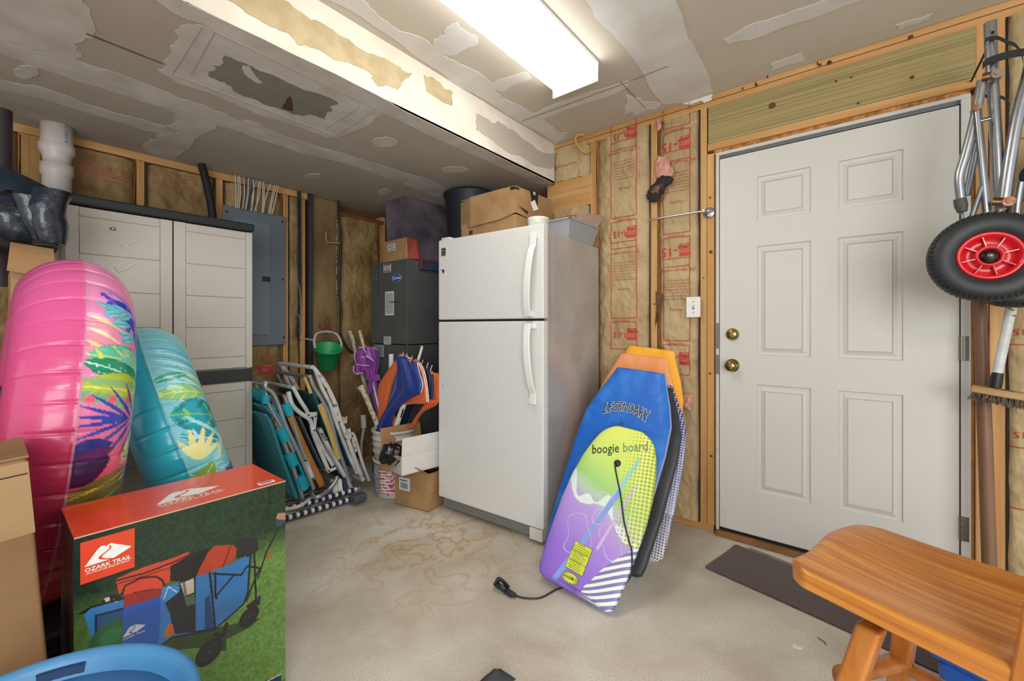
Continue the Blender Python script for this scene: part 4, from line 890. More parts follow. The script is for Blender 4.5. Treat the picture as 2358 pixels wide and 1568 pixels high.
# seat: rounded outline with S-curved short end, dished top
Ls, Ws, T0 = .47, .375, .037
nx, ny = 60, 44
def outline(v):      # x of the left end as a function of v across (0..1)
    return .006+.012*math.sin(v*math.pi*2+.4)+.05*max(0, (v-.88)/.12)**2.2+.045*max(0, (.12-v)/.12)**2.2
G = np.zeros((nx+1, ny+1, 3)); G2 = G.copy(); Mn = np.array(Ms)
for i in range(nx+1):
    for j in range(ny+1):
        v = j/ny; x = outline(v)+(Ls-outline(v))*i/nx; y = Ws*v
        dish = .016*math.sin(math.pi*min(1, max(0, (x-.03)/.40)))*math.sin(math.pi*v)**1.0
        ed = .006*(max(0, 1-v/.03)**2+max(0, 1-(1-v)/.03)**2+max(0, 1-i/nx/.025)**2)
        G[i, j] = (x, y, -dish-ed+.0); G2[i, j] = (x, y, -T0)
def tr_(G): return (G.reshape(-1, 3) @ Mn[:3, :3].T+Mn[:3, 3]).reshape(G.shape)
A_, B_2 = tr_(G), tr_(G2); m = MB().grid(A_); k0 = len(m.v); m.grid(B_2[:, ::-1])
edge = [(i, 0) for i in range(nx+1)]+[(nx, j) for j in range(1, ny+1)]+[(i, ny) for i in range(nx-1, -1, -1)]+[(0, j) for j in range(ny-1, 0, -1)]
V = []; 
for (i, j) in edge: V += [tuple(A_[i, j]), tuple(B_2[i, j])]
n = len(edge); m.add(V, [(2*i, 2*i+1, 2*((i+1) % n)+1, 2*((i+1) % n)) for i in range(n)], 0, True); m.build('seat', M_oak, st)
def leg4(b0, t0, w0, w1, name='leg', mt=None, par_=st, M=Ms, dz=None):
    b0, t0 = Vector(b0), Vector(t0); V = []
    for c, w_ in ((b0, w0), (t0, w1)): V += [(c.x-w_[0], c.y-w_[1], c.z), (c.x+w_[0], c.y-w_[1], c.z), (c.x+w_[0], c.y+w_[1], c.z), (c.x-w_[0], c.y+w_[1], c.z)]
    return MB().hexa(V, M=M).build(name, mt or mat('oak_leg', '#c07a35', .38, col2='#a5601f', scale=10, stretch=(3, 3, .4), coat=.15), par_, bevel=.006, seg=3)
zf = -.639
LG = [((.04, -.06, zf), (.15, .055, -.075)), ((.04, .42, zf), (.13, .30, -.075)), ((.55, -.03, zf), (.40, .07, -.075)), ((.55, .42, zf), (.40, .31, -.075))]
for b0, t0 in LG: leg4(b0, t0, (.017, .017), (.020, .019))
MB().box(.15, .40, .06, .315, -.075, -.037, M=Ms).build('apron', mat('oak_leg', '#c07a35'), st, bevel=.006)
def lerp(a, b_, t): return tuple(a[i]+(b_[i]-a[i])*t for i in range(3))
def rung(i, j, t, r=.013):
    a, b_ = lerp(*LG[i], t), lerp(*LG[j], t); MB().tube([a, b_], r, 10, M=Ms, flat=1.4).build('stretcher', mat('oak_leg', '#c07a35'), st)
rung(0, 2, .60); rung(1, 3, .60); rung(2, 3, .5); rung(1, 3, .35); rung(0, 2, .35)
a, b_ = lerp(*LG[0], .62), lerp(*LG[1], .62); MB().tube(smooth_path([a, (a[0]-.03, a[1]+.12, a[2]), ((a[0]+b_[0])/2-.05, (a[1]+b_[1])/2, a[2]), (b_[0]-.03, b_[1]-.12, b_[2]), b_], 6), .014, 10, M=Ms, flat=1.6).build('footrest', mat('oak_leg', '#c07a35'), st)
for y in (.014, .361):
    V = []
    for z, xo in ((-.03, 0), (.10, .015), (.25, .05), (.42, .105)): V += [(.335+xo, y-.016, z), (.415+xo, y-.016, z), (.415+xo, y+.016, z), (.335+xo, y+.016, z)]
    MB().add(V, [(4*i+a, 4*i+(a+1) % 4, 4*(i+1)+(a+1) % 4, 4*(i+1)+a) for i in range(3) for a in range(4)]+[(3, 2, 1, 0), (12, 13, 14, 15)], M=Ms).build('back_post', mat('oak_leg', '#c07a35'), st, bevel=.004)
for z in (.16, .30, .40): MB().box(.40+z*.2, .42+z*.2, .03, .345, z-.02, z+.02, M=Ms).build('back_rail', mat('oak_leg', '#c07a35'), st, bevel=.004)
# ---- floor mat ----
mc = [P(1622, 1306, Z=.004), P(1703, 1251, Z=.004)]
pa = Vector((mc[0].x, mc[0].y, 0)); pb = Vector((mc[1].x, mc[1].y, 0)); pc = P(1945, 1454, Z=0); ex = (pc-pa).normalized(); Mm = fr(pa, ex, pb-pa); Wm = (pb-pa).dot(Vector(Mm.col[1][:3])); Lm = .88
fm = thing('floor_mat', 'dark brown worn fibre mat on the concrete before the door', 'mat', (pa.x+.4, pa.y+.1, 0))
MB().prism(rag(rrect(0, Lm, 0, Wm-.03, .012), .004, 2, 5), .0008, .007, M=Mm).build('mat_pile', mat('mat_brown', '#59403a', .95, col2='#3e2b28', scale=12, stretch=(1.5, 14, 1), bump=.6, bscale=60, sheen=.3), fm)
MB().box(.06, Lm-.3, Wm-.03, Wm-.006, .0008, .006, M=Mm).build('mat_border', mat('mat_red', '#5c2628', .9, col2='#8d7f7c', scale=30, lo=.5, hi=.8), fm)
# ---- blue tote under stool ----
q = P(2152, 1500, Z=.19); Mq = Matrix.Translation((q.x, q.y, 0)) @ Matrix.Rotation(R(52), 4, 'Z')
tt = thing('plastic_tote', 'small bright blue plastic tote on the floor under the stool', 'tote', (q.x+.15, q.y+.12, 0))
M_tote = mat('tote_blue', '#1659b8', .3, coat=.2)
V = [(.012, .012, .002), (.208, .012, .002), (.208, .33, .002), (.012, .33, .002), (0, 0, .175), (.22, 0, .175), (.22, .342, .175), (0, .342, .175)]
Mq2 = Matrix.Translation((q.x, q.y, 0)) @ Matrix.Rotation(R(-23), 4, 'Z')
MB().hexa(V, M=Mq2).build('bin', M_tote, tt, bevel=.02, seg=4)
MB().box(-.008, .228, -.008, .35, .175, .192, M=Mq2).build('lid', M_tote, tt, bevel=.007, seg=3)
# small litter
one(MB().prism(rag([(.0, 0), (.02, .004), (.028, .016), (.012, .014), (.004, .02)], .006, 2, 4), 0, .0015, M=Matrix.Translation((P(1825, 1490, Z=0)))), 'paper_scrap', M_wp, 'torn white paper scrap on the concrete left of the stool', 'scrap')
q = P(1893, 1475, Z=.001); one(MB().tube(smooth_path([q+Vector((-.012, .008, .0015)), q+Vector((-.003, 0, .0015)), q+Vector((.008, -.006, .0015)), q+Vector((.012, -.018, .0015))], 5), .0013, 6), 'wire_bit', M_blackp, 'thin curled black wire bit on the concrete beside the stool', 'wire')
q = P(1150, 1562, Z=0); b = MB(); G = np.zeros((9, 13, 3))
for i in range(9):
    for j in range(13):
        u_, v_ = i/8*2-1, j/12*2-1; hh = max(0, 1-u_*u_)*max(0, 1-abs(v_)**1.5); G[i, j] = (q.x+u_*.035+v_*.01, q.y+v_*.05-.02, .002+.035*hh*(.7+.6*float(vnoise(i*.9, j*.9, 3))))
one(b.grid(G), 'cloth_rag', mat('dark_cloth', '#3d3f42', .9), 'crumpled dark grey rag on the floor at the lower picture edge', 'rag')
# ================= RIGHT WALL CLUTTER =================
M_alu = mat('aluminium', '#a9acb1', .28, .9, var=.12, scale=30); M_strap = mat('black_strap', '#1b1c1e', .7, bump=.2, bscale=80)
M_rust = mat('rusty_steel', '#9a8a78', .4, .7, col2='#7a4a28', scale=25)
YC = 2.2
def C(x, y, Y=YC): return P(x, y, Y=Y)
ct = thing('golf_pull_cart', 'folded silver tube cart with red-hubbed black wheels, hung right of door', 'cart', (.42, 2.2, .9))
def tb_(pts, r, nm, mt=M_alu, Y=YC, n=5, flat=1): return MB().tube(smooth_path([C(x, y, Y) for x, y in pts], n), r, 12, flat=flat).build(nm, mt, ct)
tb_([(2280, 52), (2286, 200), (2296, 350), (2303, 485)], .0165, 'main_tube')
tb_([(2262, 185), (2245, 270), (2222, 360), (2209, 405), (2211, 445), (2215, 472)], .0135, 'fold_tube', Y=YC-.03)
tb_([(2251, 330), (2236, 400), (2226, 450)], .010, 'inner_tube', mat('dull_aluminium', '#7d8288', .4, .9), Y=YC+.03)
tb_([(2375, 150), (2345, 260), (2325, 370), (2310, 470)], .0165, 'side_tube', Y=YC-.02)
tb_([(2350, 420), (2342, 470), (2338, 520)], .010, 'inner_tube', Y=YC+.02)
for p0, p1, w_, mt in (((2250, 250), (2273, 490), .011, M_alu), ((2262, 430), (2238, 500), .008, mat('dull_aluminium', '#7d8288')), ((2258, 278), (2282, 272), .006, M_alu)):
    a, b_ = C(*p0, YC-.045), C(*p1, YC-.045); MB().tube([a, b_], w_, 4, flat=.2).build('flat_link', mt, ct)
for p0, p1 in (((2262, 178), (2296, 170)), ((2285, 464), (2322, 464))):
    a, b_ = C(*p0, YC-.05), C(*p1, YC-.05); MB().tube([a, b_], .013, 4, flat=.35).tube([b_+Vector((0, -.008, 0)), b_+Vector((0, .03, 0))], .016, 16).tube([b_+Vector((0, -.012, 0)), b_+Vector((0, -.007, 0))], .007, 12).build('pivot_bracket', M_rust, ct)
q = C(2250, 246, YC-.055); MB().tube([q, q+Vector((0, .04, 0))], .012, 14).build('pivot_bolt', M_rust, ct)
q0, q1 = C(2210, 458, YC-.03), C(2216, 488, YC-.03); MB().tube([q0, (q0+q1)/2, q1], [.017, .018, .013], 12).build('tube_foot', mat('worn_rubber', '#4a4844', .6), ct)
tb_([(2215, 488), (2216, 512)], .004, 'rod')
tb_([(2300, 470), (2302, 520)], .014, 'fork', M_rust)
wc = C(2276, 592, 2.09)
def wheel(c, name, r=.150):
    M = fr(c, (1, 0, 0), (0, 0, 1)); w = .036
    M = M @ Matrix.Rotation(R(-4), 4, 'X')
    t = MB().lathe([(r*.50, w*.6), (r*.56, w*.90), (r*.66, w*1.08), (r*.80, w*1.10), (r*.90, w*.92), (r*.965, w*.55), (r, 0), (r*.965, -w*.55), (r*.90, -w*.92), (r*.80, -w*1.05), (r*.50, -w*.7)], M=M, n=72).build(name, mat('tyre_rubber', '#242629', .5, bump=.05, bscale=50), ct)
    tr = MB()
    for k in range(60):
        a = 2*math.pi*k/60; Mk = M @ Matrix.Rotation(a, 4, 'Z')
        for s_ in (1, -1): tr.hexa([(r*.90, -.0035, s_*w*.90), (r*.90, .0035, s_*w*.90), (r*.965, .0045, s_*w*.5), (r*.965, -.0045, s_*w*.5), (r*.915, -.0035, s_*w*.96), (r*.915, .0035, s_*w*.96), (r*.985, .0045, s_*w*.55), (r*.985, -.0045, s_*w*.55)], M=Mk)
    o = tr.build('tread_blocks', mat('tread_rubber', '#2b2d30', .55), t); o['kind'] = 'stuff'
    h = MB().lathe([(r*.525, w*.2), (r*.53, w*.75), (r*.50, w*.92), (r*.45, w*.8), (r*.42, w*.25), (r*.26, -w*.15), (r*.23, w*.5), (r*.21, w*.75), (r*.175, w*.7), (r*.16, w*.2), (0, w*.2)], M=M, n=48)
    h.build('hub_rim', mat('red_plastic', '#cf1722', .3, coat=.4), t)
    sp = MB()
    for k in range(8): Mk = M @ Matrix.Rotation(2*math.pi*(k+.3)/8, 4, 'Z'); sp.box(r*.21, r*.45, -.0016, .0016, -w*.1, w*.55, M=Mk)
    s_o = sp.build('hub_ribs', mat('red_plastic', '#cf1722'), t); s_o['kind'] = 'stuff'
    MB().lathe([(0, w*.62), (r*.11, w*.55), (r*.16, w*.35), (r*.16, w*.2)], M=M, n=24).build('bearing', mat('bearing_rusty', '#54463e', .35, .9, col2='#2c2422', scale=60), t)
    MB().lathe([(0, w*.95), (r*.05, w*.92), (r*.055, w*.55)], M=M, n=12).build('axle_cap', mat('axle_cap', '#9a9da2', .3, .9), t)
wheel(wc, 'front_wheel'); wheel(C(2338, 612, 2.30), 'rear_wheel', .15)
MB().tube([wc, C(2338, 612, 2.30)], .008, 10).build('axle', M_alu, ct)
def strap(pts, w_, Y): 
    sp = smooth_path([C(x, y, Y) for x, y in pts], 6); V = []
    for p in sp: V += [(p.x, p.y, p.z-w_), (p.x, p.y, p.z+w_), (p.x, p.y-.004, p.z+w_), (p.x, p.y-.004, p.z-w_)]
    n = len(sp); return MB().add(V, [(4*i+a, 4*i+(a+1) % 4, 4*(i+1)+(a+1) % 4, 4*(i+1)+a) for i in range(n-1) for a in range(4)]+[(0, 3, 2, 1), (4*n-4, 4*n-3, 4*n-2, 4*n-1)])
strap([(2262, 152), (2275, 142), (2300, 133), (2330, 125), (2375, 118)], .012, YC-.03).build('strap', M_strap, ct)
strap([(2267, 103), (2270, 93), (2283, 88), (2298, 88), (2320, 98), (2338, 105), (2352, 125), (2356, 150), (2352, 180)], .006, YC-.025).build('strap', M_strap, ct)
strap([(2268, 222), (2290, 222), (2310, 226), (2324, 240), (2322, 260)], .005, YC+.0).build('strap', M_strap, ct)
# hook that the cart hangs from
MB().tube([(C(2283, 95).x, WD, C(2283, 92).z), (C(2283, 95).x, 2.20, C(2283, 92).z), (C(2283, 95).x, 2.18, C(2283, 92).z+.02)], .004, 8).build('wall_hook', M_blackp, ct)
# navy cloth bag beside it
bg = MB(); G = np.zeros((14, 30, 3)); a, b_ = C(2340, 340, 2.28), C(2340, 520, 2.28)
for i in range(14):
    for j in range(30):
        t = j/29; f = i/13*2*math.pi; w2 = .09*(.6+.4*math.sin(math.pi*min(1, t*1.1+.05))); G[i, j] = (a.x+.115+w2*math.cos(f)*1.0+.01*math.sin(t*14), 2.34+.05*math.sin(f)+.006*math.sin(f*5+t*8), a.z+(b_.z-a.z)*t+.03*math.sin(f))
one(bg.grid(G, cu=False), 'cloth_bag', mat('navy_cloth', '#1c2b40', .9, var=.3, scale=14, bump=.3, bscale=40), 'navy cloth bag hanging behind the silver cart tubes at right edge', 'bag')
# long wooden handle
wh_ = MB().tube([P(2284, 1446, Y=2.38)+Vector((0, 0, .0)), P(2278, 1300, Y=2.38), P(2268, 1000, Y=2.40), P(2256, 705, Y=2.44), P(2250, 560, Y=2.47)], [.0165, .021, .021, .020, .019], 16)
one(wh_, 'wooden_handle', wood('hickory', '#8d6a50', '#5f4130', 'z', 10, .55, .1, .15, .05), 'thick brown wooden tool handle standing upright right of the door', 'tool handle')
# deck brush
br = thing('deck_brush', 'deck scrub brush with white pole and wooden block, below the wheel', 'brush', (P(2300, 900, Y=2.36).x, 2.36, P(2300, 930, Y=2.36).z))
YB = 2.36
MB().tube([P(2296, 862, Y=YB), P(2318, 760, Y=YB), P(2332, 690, Y=YB), P(2352, 560, Y=YB+.1)], .0145, 14).build('pole', mat('white_pole', '#d3d3d0', .4, col2='#b9b8b4', scale=20), br)
MB().tube([P(2292, 892, Y=YB), P(2295, 872, Y=YB), P(2298, 858, Y=YB)], [.0165, .017, .0155], 14).build('ferrule', M_blackp, br)
MB().tube([P(2326, 728, Y=YB), P(2333, 692, Y=YB)], .0149, 14).build('pole_label', mat('pole_label', '#c9c2ad', .5, col2='#4c4a44', scale=70, lo=.45, hi=.5), br)
q = P(2295, 903, Y=YB); Mb = Matrix.Translation(q) @ Matrix.Rotation(R(8), 4, 'Y') @ Matrix.Rotation(R(-12), 4, 'Z')
MB().box(-.064, .076, -.045, .03, -.012, .014, M=Mb).build('block', wood('brush_block', '#c3a173', '#9a7848', 'x', 10), br, bevel=.006, seg=3)
MB().box(-.005, .04, -.03, .0, .0142, .0148, M=Mb).build('block_stamp', M_ink, br)
bs = MB(); rd = random.Random(3)
for i in range(24):
    for j in range(7):
        x, y = -.058+.130*i/23, -.038+.06*j/6
        for k in range(2): a = Vector((x+rd.uniform(-.003, .003), y+rd.uniform(-.003, .003), -.011)); b_ = a+Vector((rd.uniform(-.008, .008)+.008*(x/.08), rd.uniform(-.008, .006), -.026-rd.uniform(0, .010))); bs.tube([a, b_], [.0013, .0009], 3, M=Mb, cap=False)
o = bs.build('bristles', mat('bristles', '#8a7c6a', .9, col2='#55493c', scale=60), br); o['kind'] = 'stuff'
# ---- light switch ----
q = P(1597, 707, Y=WD-.022); ls = thing('light_switch', 'white toggle light switch plate on the bare studs beside door', 'light switch', (q.x, q.y, q.z-.06))
Mx = fr((q.x, WD-.022, q.z), (1, 0, 0), (0, 0, 1)); wsw = (P(1614, 707, Y=WD).x-P(1581, 707, Y=WD).x)/2*.97
MB().prism(rrect(-wsw, wsw, -.057, .057, .004), 0, .005, M=Mx).build('wall_plate', mat('switch_white', '#e4e2dc', .4), ls, bevel=.0015)
MB().box(-wsw*.6, wsw*.8, -.05, .05, -.02, 0, M=Mx).build('switch_box', mat('switch_box', '#3d6a9a', .5), ls)
MB().box(-.005, .005, -.012, .012, .005, .0056, M=Mx).build('slot', M_ink, ls)
MB().hexa([(-.004, -.006, .005), (.004, -.006, .005), (.004, .006, .005), (-.004, .006, .005), (-.003, .004, .018), (.003, .004, .018), (.003, .011, .016), (-.003, .011, .016)], M=Mx).build('toggle', mat('switch_white', '#e4e2dc'), ls)
for y in (-.03, .03): MB().lathe([(0, .0065), (.003, .006), (.0035, .005)], M=Mx @ Matrix.Translation((0, y, 0)), n=10).build('screw', M_steel, ls)
# ---- towel bar ----
q = P(1632, 490, Y=WD-.006); tbr = thing('towel_bar', 'chrome towel bar with round flange screwed to the door stud', 'towel bar', (q.x, WD, q.z))
M_chr = mat('chrome', '#c9cacc', .12, 1)
MB().lathe([(0, .008), (.026, .007), (.031, .003), (.032, 0)], M=fr((q.x, WD-.001, q.z), (1, 0, 0), (0, 0, 1)), n=28).build('flange', M_chr, tbr)
e0 = P(1621, 486, Y=WD-.05); MB().tube([(q.x, WD-.003, q.z), (e0.x, WD-.045, e0.z), (e0.x, WD-.062, e0.z)], [.008, .007, .008], 12).build('post', M_chr, tbr)
MB().tube([e0+Vector((.008, 0, 0)), P(1492, 507, Y=WD-.05)], .006, 12).build('bar', M_chr, tbr)
# ---- hooks ----
M_yel = mat('yellow_vinyl', '#c99a42', .45)
one(MB().tube(smooth_path([P(x, y, Y=Yh) for x, y, Yh in ((1362, 345, WD-.004), (1352, 351, 2.49), (1338, 345, 2.46), (1327, 330, 2.45), (1326, 316, 2.45), (1334, 310, 2.46), (1345, 311, 2.47))], 6), .0065, 10), 'utility_hook', M_yel, 'curved yellow coated hook high on the stud near beam end', 'hook')
one(MB().tube([P(x, y, X=-3.17) for x, y in ((750, 536), (752, 558), (785, 560), (787, 540))], .005, 8), 'utility_hook', M_yel, 'yellow U-shaped hook on the stained board right of breaker panel', 'hook')
one(MB().tube([P(735, 748, X=-3.185), P(738, 757, X=-3.12), P(744, 757, X=-3.10), P(745, 745, X=-3.10)], .005, 8), 'utility_hook', mat('red_vinyl', '#a8322a', .5), 'short red coated hook beside the green pail handle', 'hook', )
one(MB().tube([P(752, 733, X=-3.19), P(757, 732, X=-3.17), P(757, 760, X=-3.17), P(753, 767, X=-3.12), P(750, 762, X=-3.11)], .0045, 8), 'utility_hook', mat('red_vinyl', '#a8322a'), 'long red coated hook carrying the green pail', 'hook')
# ---- green pail ----
pc = P(757, 800, X=-3.03); pl = thing('beach_pail', 'green plastic pail with white cord handle hanging on a red hook', 'pail', (pc.x, pc.y, pc.z-.15))
ax = Vector((.38, -.12, .92)).normalized(); Mp = fr(pc, Vector((0, 1, 0)).cross(ax).cross(ax)*-1, ax.cross(Vector((0, 1, 0)).cross(ax).cross(ax)*-1))
M_gr = mat('pail_green', '#1f9a58', .4, coat=.1)
MB().lathe([(0, -.165), (.065, -.165), (.068, -.16), (.096, -.012), (.101, -.010), (.103, 0), (.099, .004), (.094, 0), (.066, -.155), (0, -.155)], M=Mp, n=40).build('pail_body', M_gr, pl)
hk = P(751, 762, X=-3.09); la, lb = P(727, 798, X=-3.0), P(786, 800, X=-3.0)
for off in (0, .010):
    MB().tube(smooth_path([la+Vector((0, -.01+off, -.01)), P(722, 785, X=-3.0)+Vector((0, off, 0)), P(728, 768, X=-3.04)+Vector((0, off, 0)), hk+Vector((0, off, -off)), P(772, 768, X=-3.04)+Vector((0, off, 0)), P(783, 785, X=-3.0)+Vector((0, off, 0)), lb], 6), .003, 8).build('cord_handle', mat('white_cord', '#d8d7d2', .6), pl)
# ================= ON THE FRIDGE =================
bx = thing('cardboard_box', 'large open cardboard box on top of the white refrigerator', 'box', (-1.81, 2.17, 1.65))
x0_, x1_, y0_, y1_ = P(1062, 470, Y=2.0).x, -1.575, 2.0, 2.37
zb = 1.9855
MB().box(x0_, x1_, y0_, y1_, 1.65, 1.82).build('box_body', M_card, bx, bevel=.003)
V = [(x0_-.02, y0_+.02, 1.80), (x0_+.10, y0_-.012, 1.79), (x1_-.12, y0_-.012, 1.80), (x1_+.004, y0_-.006, 1.825), (x1_+.01, y1_, 1.80), (x0_-.01, y1_, 1.80)]
m = MB().add(V+[(x, y, zb-(.012 if i in (0,) else 0)) for i, (x, y, z) in enumerate(V)], [(0, 1, 7, 6), (1, 2, 8, 7), (2, 3, 9, 8), (3, 4, 10, 9), (4, 5, 11, 10), (5, 0, 6, 11)]); m.build('lid_sleeve', M_card, bx, solid=.004)
MB().box(x0_, x1_-.002, y0_, y1_-.01, zb-.006, zb-.002).build('lid_top', M_card, bx)
xl = x1_+.012
def SX(px, py): return P(px, py, X=xl)
MB().flat([SX(1221, 440), SX(1239, 444), SX(1238, 478), SX(1226, 470)]).build('tape_label', M_blackp, bx, solid=.001)
MB().text('BE', fr(SX(1230, 446), (0, 1, 0), (0, 0, 1)) @ Matrix.Translation((0, 0, .002)), .025, bold=.02).build('tape_lettering', M_wp, bx.children[-1])
MB().flat([SX(1222, 466), SX(1231, 460), SX(1240, 482), SX(1229, 486)]).build('paper_tag', M_wp, bx, solid=.0015)
MB().flat([SX(1193, 472), SX(1217, 488), SX(1214, 492)]).build('tear', M_dark, bx, solid=.001)
MB().box(x1_-.03, x1_+.006, y0_-.014, y0_+.03, zb-.02, zb-.006).build('corner_clip', M_blackp, bx)
q = P(1082, 535, Y=1.985); MB().box(q.x-.012, q.x+.012, 1.987, 1.9995, q.z-.01, q.z+.012).build('box_mark', M_ink, bx)
one(MB().lathe([(0, 0), (.052, 0), (.056, .004), (.057, .07), (.059, .073), (.059, .082), (.054, .084), (0, .082)], M=Matrix.Translation((-1.342, 1.905, 1.650)), n=36), 'plastic_container', mat('pale_tub', '#c9cdb4', .4, col2='#dfe4d8', scale=12, coat=.2), 'small pale round plastic container at front of the refrigerator top', 'container')
ty = thing('plastic_tray', 'grey plastic tray with cardboard pieces at right of refrigerator top', 'tray', (-1.33, 2.26, 1.649))
M_tray = mat('tray_grey', '#9da0a4', .45)
X0_, X1_, Y0_, Y1_, zr = -1.43, -1.252, 2.09, 2.45, 1.76
inn = [(X0_+.03, Y0_+.03), (X1_-.03, Y0_+.03), (X1_-.03, Y1_-.03), (X0_+.03, Y1_-.03)]; outt = [(X0_, Y0_), (X1_, Y0_), (X1_, Y1_), (X0_, Y1_)]
inn2 = [(X0_+.034, Y0_+.034), (X1_-.034, Y0_+.034), (X1_-.034, Y1_-.034), (X0_+.034, Y1_-.034)]; o2 = [(X0_+.006, Y0_+.006), (X1_-.006, Y0_+.006), (X1_-.006, Y1_-.006), (X0_+.006, Y1_-.006)]
V = [(x, y, 1.650) for x, y in inn]+[(x, y, zr) for x, y in outt]+[(x, y, zr) for x, y in o2]+[(x, y, 1.656) for x, y in inn2]
MB().add(V, [(3, 2, 1, 0)]+[(4*k+a, 4*k+(a+1) % 4, 4*(k+1)+(a+1) % 4, 4*(k+1)+a) for k in range(3) for a in range(4)]+[(12, 13, 14, 15)]).build('tray_body', M_tray, ty, bevel=.004)
MB().box(X0_-.01, X1_+.008, Y0_-.01, Y0_+.004, zr-.004, zr+.006).box(X0_-.01, X1_+.008, Y1_-.004, Y1_+.008, zr-.004, zr+.006).box(X1_-.004, X1_+.008, Y0_-.01, Y1_+.008, zr-.004, zr+.006).box(X0_-.01, X0_+.004, Y0_, Y1_, zr-.004, zr+.006).build('tray_rim', M_tray, ty, bevel=.003)
one(MB().flat([P(1329, 489, Y=2.25), P(1393, 497, Y=2.48), P(1374, 526, Y=2.40), P(1326, 512, Y=2.22)]), 'cardboard_sheet', mat('card_greyish', '#a4897a', .8, var=.1), 'bent cardboard sheet sticking out of the grey tray', 'cardboard', solid=.004)
one(MB().lathe([(0, 1.652), (.15, 1.652), (.16, 1.70), (.185, 2.07), (.2, 2.10), (.203, 2.115), (.17, 2.13), (0, 2.13)], M=Matrix.Translation((-2.215, 2.27, 0)) , n=40), 'black_bucket', mat('black_tub', '#1d2126', .5), 'round black tub behind the cardboard box under the soffit', 'tub')
# small box on the air handler
sb = thing('small_carton', 'small brown carton with white label on the air handler', 'box', (P(910, 570, Y=1.96).x, 1.96, 1.63))
xa, xb_ = P(882, 570, Y=1.92).x, P(936, 570, Y=1.92).x
MB().box(xa, xb_, 1.92, 2.01, 1.631, 1.79).build('box_body', M_card, sb, bevel=.003)
MB().hexa([(xb_-.002, 1.922, 1.64), (xb_+.05, 1.99, 1.632), (xb_+.05, 2.008, 1.632), (xb_-.002, 2.008, 1.64), (xb_, 1.922, 1.79), (xb_+.012, 1.99, 1.785), (xb_+.012, 2.008, 1.785), (xb_-.002, 2.008, 1.79)]).build('red_side', mat('red_card', '#8d3a28', .7), sb)
label('shipping_label', 893, 910, 561, 577, sb, 3, Y=1.9195)
# ================= LEFT WALL SERVICES =================
XQ = -3.10
p0 = P(131, 285, X=XQ); y_ = p0.y
pv = thing('pvc_vent_pipe', 'white PVC vent pipe with coupling between ceiling and cabinet', 'pipe', (XQ, y_, .01))
M_pvc = mat('pvc_white', '#cfc6c0', .4, var=.04)
Mz = Matrix.Translation((XQ, y_, 0)); zz = lambda y: P(131, y, X=XQ).z
MB().lathe([(0, ZS-.001), (.058, ZS-.001), (.058, zz(330)), (.063, zz(335)), (.063, zz(352)), (.052, zz(362)), (.050, zz(378)), (.060, zz(380)), (.060, zz(402)), (.053, zz(408)), (.053, .002), (0, .002)], M=Mz, n=40).build('pipe', M_pvc, pv)
MB().lathe([(.0635, zz(352)), (.0655, zz(352)+.004), (.0655, zz(336)), (.0635, zz(335))], M=Mz, n=40).build('coupling_band', M_pvc, pv)
q = P(150, 320, X=XQ+.055); Mq = fr((XQ+.0585, y_+.0, zz(318)), (0, 0, -1), (0, 1, 0)); a_ = R(28)
def onpipe(x, y): th = a_+y/.0585; return (XQ+.0588*math.cos(th), y_+.0588*math.sin(th), zz(312)-x)
MB().text('PVC DWV 4 IN', None, .020, bold=.02, fn=lambda x, y: onpipe(x, y)).build('pipe_print', mat('pipe_ink', '#3f7d94', .6), pv)
one(MB().tube([P(2, 252, X=-2.95), P(2, 400, X=-2.95)+Vector((0, 0, -.5))], .035, 16), 'dark_pipe', mat('dark_purple_pipe', '#3a2b30', .6), 'dark purple-brown pipe end at the upper left picture edge', 'pipe')
one(MB().tube(smooth_path([P(464, 380, X=-3.12), P(470, 400, X=-3.11), P(482, 450, X=-3.11), P(490, 500, X=-3.11), P(492, 560, X=-3.12)], 6), .022, 16), 'black_hose', mat('black_foam', '#141517', .7), 'thick black foam-covered line running down behind the cabinet', 'hose')
one(MB().box(WL+.002, WL+.03, P(707, 600, X=WL).y, P(716, 600, X=WL).y, .04, ZS-.003), 'metal_strap', mat('dark_galvanised', '#474b4c', .5, .5, var=.15), 'dark grey perforated metal channel beside the stained board', 'channel')
ORD = 'first second third fourth fifth sixth seventh eighth ninth tenth eleventh twelfth thirteenth fourteenth fifteenth'.split()
M_cab = mat('cable_white', '#c6beb4', .6)
rd = random.Random(5)
for i, (xt, xb_) in enumerate(((541, 543), (548, 546), (552, 550), (561, 558), (572, 566), (583, 578), (590, 580), (596, 590), (600, 586), (604, 604), (607, 603), (623, 606), (632, 618), (637, 622), (641, 626))):
    y0 = 403+(xt-540)*.25; y1 = 478+(xb_-540)*.18; xm = (xt+xb_)/2+rd.uniform(-4, 4)
    Xc_ = -3.15+.012*(i % 3)
    one(MB().tube(smooth_path([P(xt, y0, X=Xc_), P(xm, (y0+y1)/2, X=Xc_+.01), P(xb_, y1, X=Xc_)], 5), .0055, 8, flat=.6), 'electric_cable', M_cab, ORD[i]+' white electric cable from the left, dropping into the breaker panel', 'cable', 'white cables above the breaker panel')
one(MB().tube(smooth_path([P(577, 412, X=-3.17), P(572, 440, X=-3.17), P(562, 482, X=-3.17)], 5), .017, 12), 'grey_conduit', mat('grey_cable', '#6d7072', .5), 'thick grey service cable entering the top of the breaker panel', 'cable')
M_cb = mat('cable_black', '#1d1d1f', .5); M_cg = mat('cable_grey', '#77777a', .5)
